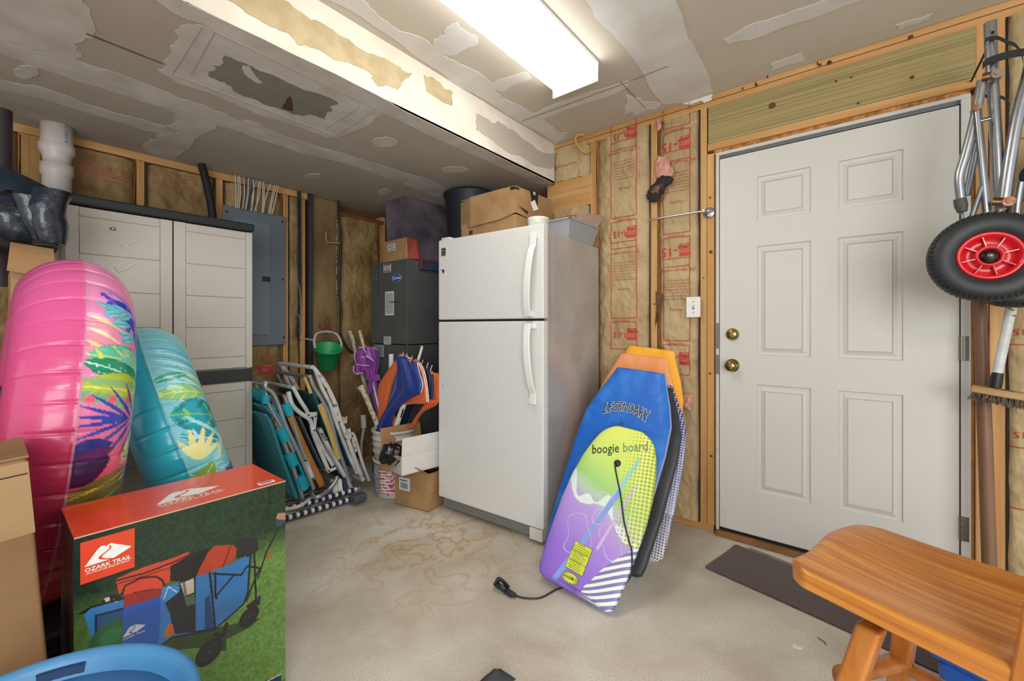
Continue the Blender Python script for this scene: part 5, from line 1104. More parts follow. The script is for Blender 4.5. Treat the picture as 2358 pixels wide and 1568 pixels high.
for k, (mt, pts, lb) in enumerate(((M_cb, ((686, 440), (687, 520), (688, 640), (690, 740), (686, 775)), 'black cable hanging down the stud right of the breaker panel'),
        (M_cb, ((691, 440), (692, 560), (692, 700), (683, 760), (690, 785)), 'second black cable looping low beside the breaker panel stud'),
        (M_cg, ((680, 585), (684, 640), (692, 680), (692, 770)), 'thin grey cable crossing the black ones beside the stud'),
        (M_cg, ((675, 690), (680, 715), (691, 735), (691, 770)), 'short grey cable curving out low by the stud'))):
    one(MB().tube(smooth_path([P(x, y, X=-3.17+.008*k) for x, y in pts], 6), .0065 if mt is M_cb else .004, 8), 'hanging_cable', mt, lb, 'cable')
one(MB().tube(smooth_path([P(x, y, X=-3.165) for x, y in ((779, 462), (780, 500), (786, 540), (784, 600), (782, 680), (786, 720), (783, 750), (786, 775), (802, 805), (812, 812))], 6), .009, 10), 'drain_hose', mat('dark_hose', '#2c221f', .6), 'dark hose running down the wall to the beach umbrellas', 'hose')
one(MB().tube([P(776, 500, X=-3.185), P(775, 620, X=-3.185), P(776, 690, X=-3.185)], .0045, 8), 'copper_line', mat('white_crust', '#a89a88', .8, col2='#5e4630', scale=40, lo=.45, hi=.55), 'thin crusted pipe beside the dark hose on the wall', 'pipe')
one(MB().tube([P(690, 778, X=-3.16), P(722, 783, X=-3.12)], .006, 8), 'clear_tube', mat('cloudy_tube', '#9a958b', .4), 'short cloudy tube sticking out beside the green pail', 'tube')
# ================= BODYBOARDS =================
def board(name, labl, bot, top, prof, T, mt, cfn, nu=150, nv=260, rail=None, group='bodyboards leaning beside the refrigerator', parts=None):
    bot, top = Vector(bot), Vector(top); L = (top-bot).length; ey = (top-bot).normalized(); ex = Vector((1, 0, 0)); ex = (ex-ey*ex.dot(ey)).normalized(); M = fr(bot, ex, ey)
    zc_ = np.array([p[0] for p in prof]); wc_ = np.array([p[1] for p in prof])
    vv = np.concatenate([[0, 0, .004, .012], np.linspace(.02, .985, nv), [.992, .998, 1, 1]]); ts = np.concatenate([[0, .55, .8, .95], np.ones(nv), [.95, .8, .55, 0]])
    aa = np.concatenate([np.linspace(-1, 1, nu), np.linspace(1, -1, 24)[1:-1]]); front = np.concatenate([np.ones(nu), -np.ones(22)])
    V, A = np.meshgrid(vv, aa, indexing='ij'); Fr = np.broadcast_to(front, V.shape); S = np.broadcast_to(ts[:, None], V.shape)
    W = np.interp(V, zc_, wc_)*(.985+.015*S)*np.where(S == 0, 0.0, 1)
    e = np.power(np.clip(1-np.abs(A)**7, 0, 1), .5)
    X = A*W; Z = Fr*T/2*(.15+.85*e)*S
    if prof[0][1] > 0:      # swallow-curved tail
        Y = V*L+ .022*np.cos(A*np.pi/2)*np.exp(-V/.04)
    b = MB(); G = np.stack([X, Y, Z], -1); Mn = np.array(M); G = G @ Mn[:3, :3].T+Mn[:3, 3]; b.grid(G, cv=True)
    col = np.zeros(V.shape+(3,)); cfn(X, V*L, L, W, Fr, col); b.c = col.reshape(-1, 3)
    root = thing(name, labl, 'bodyboard', (bot.x, bot.y, 0), group); b.build('foam_core', mt, root)
    return root, M, L
M_foam = vcmat('foam_skin', .5, bump=.12, bscale=45, coat=.05); M_slick = vcmat('slick_skin', .35, bump=.05, bscale=12, coat=.15)
def cst(c, edge=None, c2=None):
    def f(X, Y, L, W, Fr, col):
        n = fbm(X*14, Y*14, 4)[..., None]; a = np.array(lin(c)); b = np.array(lin(c2 or c))
        k = np.clip((n-.40)*4, 0, 1)
        col[:] = a*(1-k)+b*k
        if edge: col[np.abs(X) > W-.003] = lin(edge)
    return f
def hit(M, px, py, z=.024):
    a = M.inverted() @ Vector((0, 0, H)); b = M.inverted() @ P(px, py, d=1); t = (z-a.z)/(b.z-a.z); q = a+(b-a)*t; return q.x, q.y
def greenf(X, Y, L, W, Fr, col):
    t = (Y+.35*(X))/L; n = fbm(X*9, Y*9, 2)
    st_ = [(-.2, '#8160c8'), (.12, '#9a74dc'), (.3, '#b08ee0'), (.44, '#bfa2e2'), (.52, '#bcd6b4'), (.58, '#a9d680'), (.70, '#c8e778'), (.9, '#e3ee6e'), (1.3, '#e6ee68')]
    tt = t+.03*(n-.5); cs = np.array([lin(c) for _, c in st_]); ps = [p for p, _ in st_]
    for k in range(3): col[..., k] = np.interp(tt, ps, cs[:, k])
    wave = (t < .50+.045*np.sin(X*26+1)+.03*np.sin(X*60)) & (t > .46+.045*np.sin(X*24+1.2)+.05*(n-.5))
    col[wave] = lin('#e4edea')
    for a, b_, w, c in (((-.0, .28), (.10, .62), .010, '#9fd8d8'), ((-.09, .0), (.06, .45), .012, '#8fa4e6'), ((.05, .2), (.12, .5), .006, '#d9b8ea')):
        col[segd(X, Y, a, b_) < w] = lin(c)
    for cx, cy, r in ((-.06, .22, .06), (.02, .36, .05), (.10, .25, .05)):
        d = np.hypot(X-cx-.02*np.sin(Y*40), (Y-cy)*.7); col[np.abs(d-r) < .0013] = lin('#cdbfe6')
    # halftone dots growing toward the right edge
    g = np.clip((X+.01-.10*(1-Y/L))/.17, 0, 1)*np.clip((Y/L-.26)/.1, 0, 1); cell = .0168; xr = X*.98+Y*.17; yr = Y*.98-X*.17
    dx = (xr/cell) % 1-.5; dy = (yr/cell) % 1-.5; hi = (g > .12) & (Fr > 0)
    rr = .06+.38*g; m = hi & (np.maximum(np.abs(dx), np.abs(dy))+.35*np.minimum(np.abs(dx), np.abs(dy)) < rr*1.05); 
    bgc = hi & (g > .55); col[bgc] = col[bgc]*.6+np.array(lin('#eef2a0'))*.4
    col[m] = np.array(lin('#a9b53c'))
    # diagonal stripes in the lower right corner
    s = (-.56*X+.83*Y)/.024; zone = inside(ZONE, X, Y) & (Fr > 0); col[zone & ((s % 1) < .5)] = lin('#f2f1ee'); col[zone & ((s % 1) >= .5)] = lin('#7f7fb4')
    edge = (np.abs(X) > W-.005); col[edge] = col[edge]*.8
ZONE = []
g_bot = P(1318, 1366, Z=.022); g_top = Vector((-.846, 1.987, .632)); g_bot.y -= .0
profG = [(0, .155), (.015, .178), (.05, .190), (.2, .203), (.45, .212), (.62, .206), (.76, .188), (.86, .165), (.92, .145), (.955, .125), (.98, .100), (1, .07)]
_ey = (g_top-g_bot).normalized(); _ex = Vector((1, 0, 0)); _ex = _ex-_ey*_ex.dot(_ey); MG0 = fr(g_bot, _ex, _ey)
ZONE = [hit(MG0, x, y) for x, y in ((1380, 1440), (1338, 1392), (1334, 1372), (1344, 1352), (1360, 1338), (1378, 1318), (1400, 1300), (1425, 1283), (1452, 1268), (1480, 1255), (1500, 1400))]
gb, Mg, Lg = board('bodyboard', 'short lime and purple bodyboard with dot print, front of the leaning stack', g_bot+Vector((0, 0, .0)), g_top, profG, .048, M_foam, greenf, nu=260, nv=480)
zf_ = .0246
def onb(M, x, y, z=zf_): return M @ Matrix.Translation((x, y, z))
M_dk = mat('print_dark_green', '#2d3b20', .6); M_dkl = mat('print_outline', '#7d9a6a', .6); M_ylab = mat('label_yellow', '#d6de4a', .5)
qa_, qb_ = hit(Mg, 1394, 1034), hit(Mg, 1463, 1030); ang_ = math.atan2(qb_[1]-qa_[1], qb_[0]-qa_[0])
MB().text('boogie', onb(Mg, *qa_) @ Matrix.Rotation(ang_, 4, 'Z'), .066, sx=.78, bold=.008).build('board_lettering', M_dk, gb)
MB().text('board', onb(Mg, *qb_) @ Matrix.Rotation(ang_, 4, 'Z'), .066, sx=.78, bold=.012).build('board_lettering', M_dkl, gb)
Ml = onb(Mg, *hit(Mg, 1333, 1285)) @ Matrix.Rotation(R(-2), 4, 'Z') @ Matrix.Scale(.86, 4)
o = MB().box(-.052, .052, -.066, .066, -.001, .0004, M=Ml).build('warning_label', M_dk, gb)
MB().box(-.050, .050, .026, .064, .0004, .0008, M=Ml).build('label_field', M_ylab, o); MB().box(-.050, .050, -.020, .024, .0004, .0008, M=Ml).build('label_field', M_ylab, o); MB().box(-.050, .050, -.064, -.022, .0004, .0008, M=Ml).build('label_field', M_ylab, o)
m = MB()
for k, s in enumerate(('WARNING', 'not a life saving device use', 'under competent supervision', 'in water of suitable depth', 'AVERTISSEMENT', 'ne protege pas contre la', 'noyade utiliser sous la', 'surveillance adulte', 'ADVERTENCIA', 'no protege contra', 'ahogamiento usar con', 'vigilancia adecuada')): m.text(s, Ml @ Matrix.Translation((-.004 if k % 4 else -.01, .057-.0102*k, .0011)), .0085 if k % 4 else .0095, bold=.01)
m.build('label_text', M_dk, o)
Mw = onb(Mg, *hit(Mg, 1313, 1331)) @ Matrix.Rotation(R(3), 4, 'Z'); star = [((.043 if i % 2 else .033)*math.cos(i*math.pi/18), (.022 if i % 2 else .015)*math.sin(i*math.pi/18)) for i in range(36)]
o = MB().prism([(x*1.08, y*1.1) for x, y in star], -.0005, .0004, M=Mw).build('burst_label', M_dk, gb); MB().prism(star, .0004, .0008, M=Mw).build('burst_field', M_ylab, o); MB().text('WHAM-O', Mw @ Matrix.Translation((0, 0, .0012)), .0185, bold=.012, sx=.9).build('burst_lettering', M_dk, o)
lp = onb(Mg, *hit(Mg, 1422, 1067)) ; 
MB().lathe([(0, .011), (.010, .010), (.016, .004), (.017, -.001)], M=lp, n=20).build('leash_plug', mat('leash_black', '#22252a', .5), gb)
lc = smooth_path([lp @ Vector((0, 0, .012)), lp @ Vector((.0, -.025, .006)), *[Mg @ Vector((*hit(Mg, x, y, .03), .03)) for x, y in ((1429, 1140), (1437, 1200), (1449, 1248), (1455, 1272))], Mg @ Vector((.205, .15, .0)), Mg @ Vector((.12, .07, -.035)), Mg @ Vector((.0, .045, -.035))], 6)
MB().tube(lc, .0035, 8).build('leash_cord', mat('leash_black', '#22252a'), gb)
fz = lambda x, y, z=.005: P(x, y, Z=z)
MB().tube(smooth_path([Mg @ Vector((.0, .045, -.035)), fz(1300, 1352), fz(1280, 1358), fz(1245, 1376), fz(1210, 1377), fz(1186, 1371)], 6), .0035, 8).build('leash_cord', mat('leash_black', '#22252a'), gb)
MB().tube([fz(1188, 1371, .012), fz(1178, 1368, .012), fz(1166, 1360, .012), fz(1158, 1352, .013)], [.007, .011, .012, .010], 10, flat=1.3).build('leash_swivel', mat('leash_black', '#22252a'), gb)
MB().tube(smooth_path([fz(1162, 1358, .02), fz(1150, 1350, .03), fz(1142, 1345, .015), fz(1146, 1338, .045), fz(1150, 1333, .055), fz(1160, 1340, .045), fz(1170, 1352, .02)], 5), .013, 8, flat=.35).build('wrist_strap', mat('leash_black', '#22252a'), gb)
profB = [(0, .175), (.02, .205), (.06, .215), (.3, .236), (.6, .246), (.74, .238), (.84, .205), (.93, .165), (.985, .143), (1, .137)]
kw = dict(nu=60, nv=120)
bb, Mbl, Lb = board('bodyboard', 'large blue bodyboard lettered in black, behind the lime one', (-.975, 1.70, .004), (-.893, 2.235, .897), profB, .05, M_foam, cst('#0d63c4', '#b9c4d4', '#2a7ad2'), **kw)
def arch(x, y): return Mbl @ Vector((x, .818+y*(1+1.2*abs(x)**1.1*3)-(x*2.35)**2*.9*.42, .0262))
MB().text('LEGENDARY', None, .066, bold=.035, sx=.66, fn=lambda x, y: arch(x, y)).build('lettering_outline', mat('letter_cream', '#e3dcc4', .5), bb)
MB().text('LEGENDARY', None, .066, bold=.0, sx=.66, fn=lambda x, y: arch(x, y)+Vector((-.0006, -.0012, .0008))).build('lettering', M_blackp, bb)
MB().lathe([(0, -.002), (.006, .0005), (.008, .0002)], M=onb(Mbl, -.005, .73, .0252), n=14).build('leash_hole', M_blackp, bb)
def polka(X, Y, L, W, Fr, col):
    t = np.clip(Y/L*1.15, 0, 1)[..., None]; col[:] = np.array(lin('#e4e2e2'))*(1-t)**2+np.array(lin('#2c3c9a'))*(1-(1-t)**2)
    c = .013; m = ((((X/c) % 1)-.5)**2+(((Y/c) % 1)-.5)**2) < .09; lo_ = (t[..., 0] < .3); col[m & lo_] = lin('#3a3f55'); col[m & ~lo_] = lin('#e6e8f2')
board('bodyboard', 'plain black bodyboard, third from the front behind the blue one', (-.945, 1.865, .004), (-.875, 2.29, .82), profB, .045, M_foam, cst('#303033', '#4a4a4c', '#3b3b3e'), **kw)
board('bodyboard', 'navy bodyboard with white dot pattern, fourth from the front', (-.915, 2.03, .004), (-.895, 2.348, .82), profB, .036, M_slick, polka, nu=200, nv=330)
board('bodyboard', 'peach orange bodyboard with squared nose, behind the blue one', (-1.03, 2.14, .004), (-.955, 2.425, .968), profB, .036, M_foam, cst('#f0955a', '#f3ead6', '#f4a26e'), **kw)
board('bodyboard', 'yellow bodyboard, rearmost and tallest of the leaning stack', (-1.03, 2.21, .004), (-.925, 2.475, 1.012), profB, .034, M_foam, cst('#f3a81e', '#f6c860', '#f5b73a'), **kw)
# ================= FOLDED BEACH CHAIRS =================
XN, XF = -2.62, -3.10
M_wt = mat('white_enamel_tube', '#cfcfcd', .4, col2='#a8a6a2', scale=14); M_wr = mat('rusty_white_tube', '#cbcac6', .5, col2='#8a5a3c', scale=34, lo=.33, hi=.42)
M_teal = mat('teal_fabric', '#12a3b5', .7, var=.1, scale=20); M_armw = wood('chair_arm_wood', '#bf8137', '#95602a', 'z', 12); M_armt = wood('pale_arm_wood', '#d0b169', '#a98a4c', 'z', 12)
M_alc = mat('chair_aluminium', '#b3b8bd', .3, .75, var=.12, scale=20)
def stripes(name, cols, sc, ax='x'):
    m, t, b = nt(name); N = t.nodes; tc = N.new('ShaderNodeTexCoord'); wv = N.new('ShaderNodeTexWave'); wv.bands_direction = ax.upper(); wv.inputs['Scale'].default_value = sc; wv.inputs['Distortion'].default_value = .0
    r = N.new('ShaderNodeValToRGB'); e = r.color_ramp.elements; r.color_ramp.interpolation = 'CONSTANT'
    while len(e) < len(cols): e.new(.5)
    for i, c in enumerate(cols): e[i].position = i/len(cols); e[i].color = (*lin(c), 1)
    t.links.new(tc.outputs['Object'], wv.inputs[0]); t.links.new(wv.outputs['Fac'], r.inputs[0]); t.links.new(r.outputs[0], b.inputs['Base Color']); b.inputs['Roughness'].default_value = .8; return m
M_ts = stripes('teal_stripe_fabric', ('#0f7f92', '#1296a8', '#5fc0cc', '#b9dde0', '#0e6f84'), 5)
def yz(p): q = P(p[0], p[1], X=XN); return max(q.y, 1.012+.02*(p[1]-880)/100*0), max(q.z, .016)
def chair(labl, rails, slings=(), bars=(), extras=()):
    ys = [yz(p) for r in rails for p in r[0]]; y0 = sum(a for a, _ in ys)/len(ys)
    c = thing('beach_chair', labl, 'folding chair', ((XN+XF)/2, y0, 0), 'folded beach chairs beside the cabinet')
    for pts, r, mt, nm in rails:
        yzs = [yz(p) for p in pts]
        for X in (XN, XF) if nm != 'near_only' else (XN,):
            sp = smooth_path([(X, a, z) for a, z in yzs], 5) if len(pts) > 2 else [(X, a, z) for a, z in yzs]
            if nm in ('arm_rest',): MB().tube(sp, r, 4, flat=1.6).build(nm, mt, c, bevel=.002)
            else: MB().tube(sp, r, 10).build(nm if nm != 'near_only' else 'brace', mt, c)
    for pts, mt, th in slings:
        yzs = smooth_path([(0, *yz(p)) for p in pts], 6); G = np.array([[(x, q.y, q.z) for x in np.linspace(XF, XN+.002, 14)] for i, q in enumerate(yzs)]); MB().grid(G).build('sling_fabric', mt, c, solid=th)
    for p, r, mt in bars:
        a, z = yz(p); MB().tube([(XN, a, z), (XF, a, z)], r, 10).build('cross_bar', mt, c)
    for nm, pts, r, mt in extras:
        q = [Vector((XN, *yz(p))) for p in pts]
        if nm == 'plate':
            d = (q[1]-q[0]); n_ = Vector((0, -d.z, d.y)).normalized()*r; X1 = Vector((.012, 0, 0))
            V = [q[0]-n_+X1, q[1]-n_*.7+X1, q[1]+n_*.7+X1, q[0]+n_+X1]; V = V+[v+Vector((.004, 0, 0)) for v in V]
            b = MB().hexa([V[0], V[1], V[2], V[3], V[4], V[5], V[6], V[7]]); b.build('hinge_plate', mt, c, bevel=.003)
            for qq in q: MB().tube([qq+Vector((.012, 0, 0)), qq+Vector((.020, 0, 0))], .005, 8).build('rivet', M_ink, c)
        else: MB().tube([v+Vector((.0, 0, 0)) for v in q], r, 12, flat=1.1).build(nm, mt, c)
chair('teal striped folded beach chair, nearest to the white cabinet', [(((640, 985), (662, 1040), (684, 1105), (700, 1158)), .013, M_alc, 'frame_tube'), (((628, 962), (640, 985)), .012, M_rust, 'frame_tube')],
      [(((612, 936), (620, 942), (634, 962), (645, 990), (664, 1048), (684, 1108), (698, 1156)), M_ts, .012), (((612, 955), (618, 962), (628, 980), (650, 1050), (672, 1110), (686, 1150)), M_ts, .010)], [((632, 962), .012, M_alc), ((700, 1156), .012, M_alc)],
      [('fabric_wrap', ((645, 985), (658, 1014)), .026, M_teal), ('fabric_wrap', ((664, 1044), (677, 1071)), .025, M_teal), ('fabric_wrap', ((688, 1098), (700, 1126)), .025, M_teal)])
chair('folded aluminium beach chair with teal sling, second from the cabinet', [(((586, 885), (612, 893), (628, 905), (642, 935), (660, 985), (692, 1052), (722, 1125)), .0135, M_alc, 'frame_tube'), (((600, 905), (618, 930), (648, 985), (676, 1040)), .011, M_alc, 'frame_tube')],
      [(((592, 900), (610, 918), (640, 955), (672, 1030), (705, 1105), (712, 1120)), M_teal, .008)], [((586, 885), .0135, M_alc), ((722, 1125), .012, M_alc)], [('fabric_wrap', ((594, 912), (604, 930)), .02, M_teal)])
chair('folded beach chair with brown wooden armrests, third from the cabinet', [(((655, 912), (668, 950), (690, 1020), (712, 1075), (724, 1100)), .012, M_alc, 'frame_tube'), (((669, 958), (700, 1030), (742, 1118)), .013, M_armw, 'arm_rest')],
      [(((668, 960), (690, 1030), (715, 1090), (720, 1105)), mat('blue_fabric', '#155f8a', .8, var=.2), .008)], [((655, 912), .012, M_rust), ((724, 1100), .012, M_alc)], [('fabric_wrap', ((657, 930), (668, 955)), .022, M_teal), ('plate', ((702, 1060), (718, 1100)), .014, M_wt)])
chair('white tubed folded beach chair with white hinge brackets, fourth from the cabinet', [(((664, 902), (672, 930), (690, 950), (714, 968), (722, 1000), (740, 1045), (757, 1085)), .0135, M_wt, 'frame_tube'), (((676, 893), (690, 920), (706, 945), (711, 962)), .012, M_wt, 'frame_tube'), (((722, 990), (742, 1030), (766, 1072)), .011, M_wt, 'frame_tube')],
      [(((690, 960), (712, 1010), (745, 1080)), mat('grey_fabric', '#4a5560', .8, var=.2), .008)], [((676, 893), .012, M_wt), ((757, 1085), .012, M_wt)], [('plate', ((708, 955), (728, 952)), .017, M_wt), ('plate', ((724, 958), (721, 990)), .012, M_wt), ('plate', ((755, 1083), (773, 1076)), .012, M_wt)])
chair('folded beach chair with long flat white rail, fifth from the cabinet', [(((736, 988), (762, 1040), (790, 1090), (813, 1132)), .014, M_wt, 'frame_tube'), (((732, 985), (752, 1030), (785, 1090)), .010, M_alc, 'frame_tube')],
      [(((720, 960), (745, 1020), (775, 1080)), mat('navy_fabric', '#1c2a52', .8, var=.2), .01)], [((736, 988), .012, M_alc), ((813, 1132), .012, M_wt)], [('plate', ((738, 998), (750, 1012)), .013, M_alc)])
chair('folded beach chair with pale yellow wooden armrests, in front of the tall rusty one', [(((714, 868), (722, 890), (742, 922), (760, 960), (778, 1030), (806, 1108)), .013, M_alc, 'frame_tube'), (((737, 930), (758, 985), (781, 1056)), .013, M_armt, 'arm_rest'), (((701, 868), (716, 905)), .011, M_armt, 'near_only')],
      [(((722, 905), (748, 965), (775, 1040), (795, 1100)), mat('green_fabric', '#1f5a52', .8, var=.3), .01)], [((714, 868), .013, M_alc), ((806, 1108), .012, M_alc)], [('plate', ((766, 935), (778, 970)), .012, M_wr)])
chair('tall folded beach chair with rust-flecked white tubes, nearest the bucket', [(((721, 846), (736, 864), (752, 888), (770, 925), (782, 962), (800, 1010), (824, 1075), (836, 1105)), .0145, M_wr, 'frame_tube'), (((728, 858), (742, 895), (760, 930), (775, 975), (800, 1040), (822, 1090)), .012, M_wt, 'frame_tube'), (((806, 1000), (816, 1004), (836, 1070), (850, 1105)), .011, M_wt, 'frame_tube')],
      [(((752, 920), (780, 990), (812, 1075)), mat('blue_fabric', '#155f8a'), .008)], [((721, 846), .0135, M_wr), ((836, 1105), .012, M_wt), ((850, 1105), .011, M_wt)], [('plate', ((791, 958), (792, 975)), .02, mat('cream_bracket', '#cdbf9c', .5, col2='#a08a66', scale=30)), ('plate', ((800, 985), (806, 1012)), .012, M_wr), ('plate', ((808, 1004), (818, 1040)), .011, M_wr)])
# the chair lying on the floor in front, navy and white wraps
lc_ = thing('beach_chair', 'navy and white striped folded beach chair lying flat on the concrete', 'folding chair', (-2.6, 1.35, 0), 'folded beach chairs beside the cabinet')
a0, a1 = P(650, 1196, Z=.03), P(838, 1140, Z=.03); b0, b1 = a0+Vector((-.045, .0, .035)), a1+Vector((-.045, 0, .035))
M_nv = mat('navy_wrap', '#1a2450', .7); M_nw = mat('white_wrap', '#dcdad6', .7)
for (p0, p1, z) in ((a0, a1, 0), (b0, b1, 0)):
    MB().tube([p0, p1], .010, 10).build('frame_tube', M_alc, lc_)
    n = 22
    for k in range(n):
        q0, q1 = p0.lerp(p1, (k+.08)/n*.93+.02), p0.lerp(p1, (k+.92)/n*.93+.02); MB().tube([q0, q1], .0145 if k % 2 else .0165, 8, flat=1.1).build('striped_wrap', (M_nv, M_nw)[k % 2], lc_)
for dx, zz_ in ((-.16, .02), (-.3, .02)): MB().tube([a0+Vector((dx, .02, -.005)), a1+Vector((dx, -.02, -.005))], .011, 10).build('frame_tube', M_alc, lc_)
MB().tube(smooth_path([P(664, 1172, Z=.07), P(690, 1165, Z=.075), P(712, 1150, Z=.08), P(722, 1140, Z=.08)], 5), .011, 10).build('frame_tube', M_wt, lc_)
MB().tube(smooth_path([P(715, 1130, Z=.11), P(722, 1143, Z=.10), P(735, 1143, Z=.10), P(756, 1128, Z=.11), P(772, 1108, Z=.15), P(776, 1098, Z=.17)], 5), .014, 12).build('bent_tube', M_alc, lc_)
V0, V1 = P(768, 1138, Z=.06), P(803, 1132, Z=.06)
for k in range(3):
    q0, q1 = V0.lerp(V1, k/3+.01), V0.lerp(V1, (k+1)/3-.01); n_ = Vector((-.02, 0, .085)); MB().hexa([q0, q1, q1+Vector((-.03, 0, 0)), q0+Vector((-.03, 0, 0)), q0+n_, q1+n_, q1+n_+Vector((-.03, 0, 0)), q0+n_+Vector((-.03, 0, 0))]).build('striped_panel', (M_nw, M_nw, M_nv)[k], lc_, bevel=.006)
q = P(828, 1140, Z=.06); MB().box(q.x-.04, q.x+.03, q.y-.05, q.y+.04, .02, .07).build('grey_knuckle', mat('grey_knuckle', '#4a5158', .6), lc_, bevel=.015, seg=3)
# ================= BUCKETS, UMBRELLAS, BOXES =================
bcx, bcy = P(893, 1148, Z=.0).x-.05, P(893, 1148, Z=.0).y+.09
M_bk = mat('bucket_white', '#d4d1c8', .45, col2='#b5b0a4', scale=9)
Mk = Matrix.Translation((bcx, bcy, 0))
b1_ = thing('plastic_bucket', 'lower white bucket with blue and red printed label, on the floor', 'bucket', (bcx, bcy, 0))
MB().lathe([(0, .002), (.118, .002), (.122, .008), (.138, .235), (.146, .237), (.146, .252), (.139, .256), (.132, .252), (.117, .012), (0, .01)], M=Mk, n=44).build('bucket_wall', M_bk, b1_)
for a0_, a1_, nm, mt in ((R(-150), R(-88), 'blue_label', mat('label_blue', '#7d92b8', .5, col2='#aab4c6', scale=30)), (R(-84), R(-35), 'red_label', mat('label_red2', '#b04a55', .5, col2='#d8b8b4', scale=40, lo=.45, hi=.55))):
    o = MB().lathe([(.1245, .03), (.1375, .205)], M=Mk, n=20, a0=a0_, a1=a1_).build(nm, mt, b1_)
    for k in range(8): z = .045+k*.02; r0 = .1252+(z-.03)*.0743; MB().lathe([(r0, z), (r0+.0007, z+.008)], M=Mk, n=16, a0=a0_+.08, a1=a1_-.1-(k % 3)*.12).build('print_line', M_wp, o)
b2_ = thing('plastic_bucket', 'upper white ribbed bucket nested in the lower one, holding umbrellas', 'bucket', (bcx, bcy, .03))
MB().lathe([(0, .03), (.110, .03), (.112, .04), (.128, .26), (.130, .262), (.138, .30), (.1445, .302), (.1445, .312), (.139, .315), (.140, .345), (.1465, .347), (.1465, .357), (.141, .36), (.142, .385), (.149, .387), (.149, .397), (.143, .40), (.144, .43), (.152, .432), (.153, .446), (.146, .450), (.140, .446), (.124, .26), (.108, .045), (0, .04)], M=Mk, n=48).build('bucket_wall', M_bk, b2_)
MB().tube([(bcx+.15*math.cos(t), bcy+.15*math.sin(t), .33-.10*math.sin((t+R(165))/R(190)*math.pi)) for t in np.linspace(R(-165), R(25), 24)], .002, 6).build('wire_handle', M_steel, b2_)
YU = bcy
def U(x, y, dy=0): return P(x, y, Y=YU+dy)
def cloth(par, L_, R_, mt, nm='canopy_panel', bulge=.02, fold=3, ph=0, dy0=0, dy1=0, amp=.006, trim=None):
    n = 26; A = smooth_path([U(x, y, dy0) for x, y in L_], 10); B = smooth_path([U(x, y, dy1) for x, y in R_], 10)
    def rs(p, n):
        d = [0]; 
        for i in range(1, len(p)): d.append(d[-1]+(p[i]-p[i-1]).length)
        return np.stack([np.interp(np.linspace(0, d[-1], n), d, [q[k] for q in p]) for k in range(3)], -1)
    A, B = rs(A, n), rs(B, n); T = np.linspace(0, 1, 22)[None, :, None]; G = A[:, None]*(1-T)+B[:, None]*T
    tt = T[..., 0]; G[..., 1] -= bulge*np.sin(math.pi*tt)+amp*np.sin(tt*math.pi*2*fold+ph+np.linspace(0, 1.5, n)[:, None])
    o = MB().grid(G).build(nm, mt, par, solid=.002)
    if trim:
        for side in trim: MB().tube([Vector(G[i, 0 if side == 'L' else -1])+Vector((0, -.003, 0)) for i in range(n)] if side in 'LR' else [Vector(G[0 if side == 'T' else -1, j])+Vector((0, -.003, 0)) for j in range(22)], .0035, 6).build('trim_tape', M_trim, par)
    return o
M_trim = mat('white_trim', '#dcdad8', .6); M_pur = mat('purple_nylon', '#87379a', .45, var=.15, scale=10, sheen=.3); M_org = mat('orange_nylon', '#ee6a2a', .5, var=.08, scale=10, sheen=.2); M_nb = mat('royal_blue_nylon', '#153184', .45, var=.2, scale=8, sheen=.2); M_nb2 = mat('dark_navy_nylon', '#141c48', .5)
# purple umbrella, tied, handle end up
pu = thing('beach_umbrella', 'purple beach umbrella tied with a sash, standing in the bucket', 'umbrella', (bcx, bcy, .08))
cps = [(879, 1000, .012), (874, 960, .019), (866, 915, .027), (859, 884, .032), (856, 870, .036), (850, 850, .062), (848, 835, .082), (847, 818, .084), (849, 804, .062)]
G = []; 
for i, (x, y, r) in enumerate(cps):
    c = U(x, y, .04); row = []
    for j in range(44):
        a = 2*math.pi*j/44; f = 1+.22*math.sin(a*6+i*.25)*(.3 if i in (3, 4) else 1)+.08*math.sin(a*3+i)
        row.append((c.x+r*f*math.cos(a), c.y+r*f*math.sin(a)*.8, c.z+.012*math.sin(a*3+1)*(i >= 6)))
    G.append(row)
MB().grid(np.array(G), cv=True).build('canopy', M_pur, pu, flip=True, subd=1)
MB().tube([Vector(p)+Vector((0, -.002, .002)) for p in G[-1]], .004, 6, closed=True).build('trim_tape', M_trim, pu)
MB().tube([Vector(p)+Vector((0, -.002, .002)) for p in G[-2][22:44]], .0035, 6).build('trim_tape', M_trim, pu)
for k, (Lp, Rp) in enumerate(((((822, 838), (818, 820), (822, 806)), ((850, 842), (846, 825), (846, 806))), (((842, 806), (840, 800), (844, 797)), ((862, 832), (862, 808), (858, 798))), (((817, 842), (816, 855), (824, 862)), ((838, 835), (840, 850), (836, 858))))):
    cloth(pu, Lp, Rp, M_pur, 'canopy_flap', .02, 2, k, -.03, -.01, .006, 'LT' if k != 2 else 'BL')
cloth(pu, ((846, 862), (843, 872)), ((873, 862), (876, 876)), M_pur, 'sash', .035, 1, 0, .01, .01, .002)
cloth(pu, ((852, 872), (848, 890), (846, 905)), ((858, 872), (858, 890), (856, 905)), M_pur, 'sash_tail', .012, 1, 0, .0, .0, .002)
MB().tube([U(885, 1005, .05), U(846, 830, .05), U(833, 780, .05), U(818, 765, .05)][:2]+[U(828, 762, .05)], .013, 12).build('pole', mat('cream_pole', '#cfc8b4', .5, col2='#aaa08a', scale=30), pu)
one(MB().tube([U(872, 1000, .07), U(806, 764, .07)], [.015, .014], 12).tube([U(806.5, 766, .07), U(806, 762, .07)], .0165, 12).tube([U(816, 793, .07), U(809, 772, .07)], .0165, 12), 'umbrella_pole', mat('cream_pole', '#cfc8b4'), 'cream metal umbrella pole standing left of the purple umbrella top', 'pole')
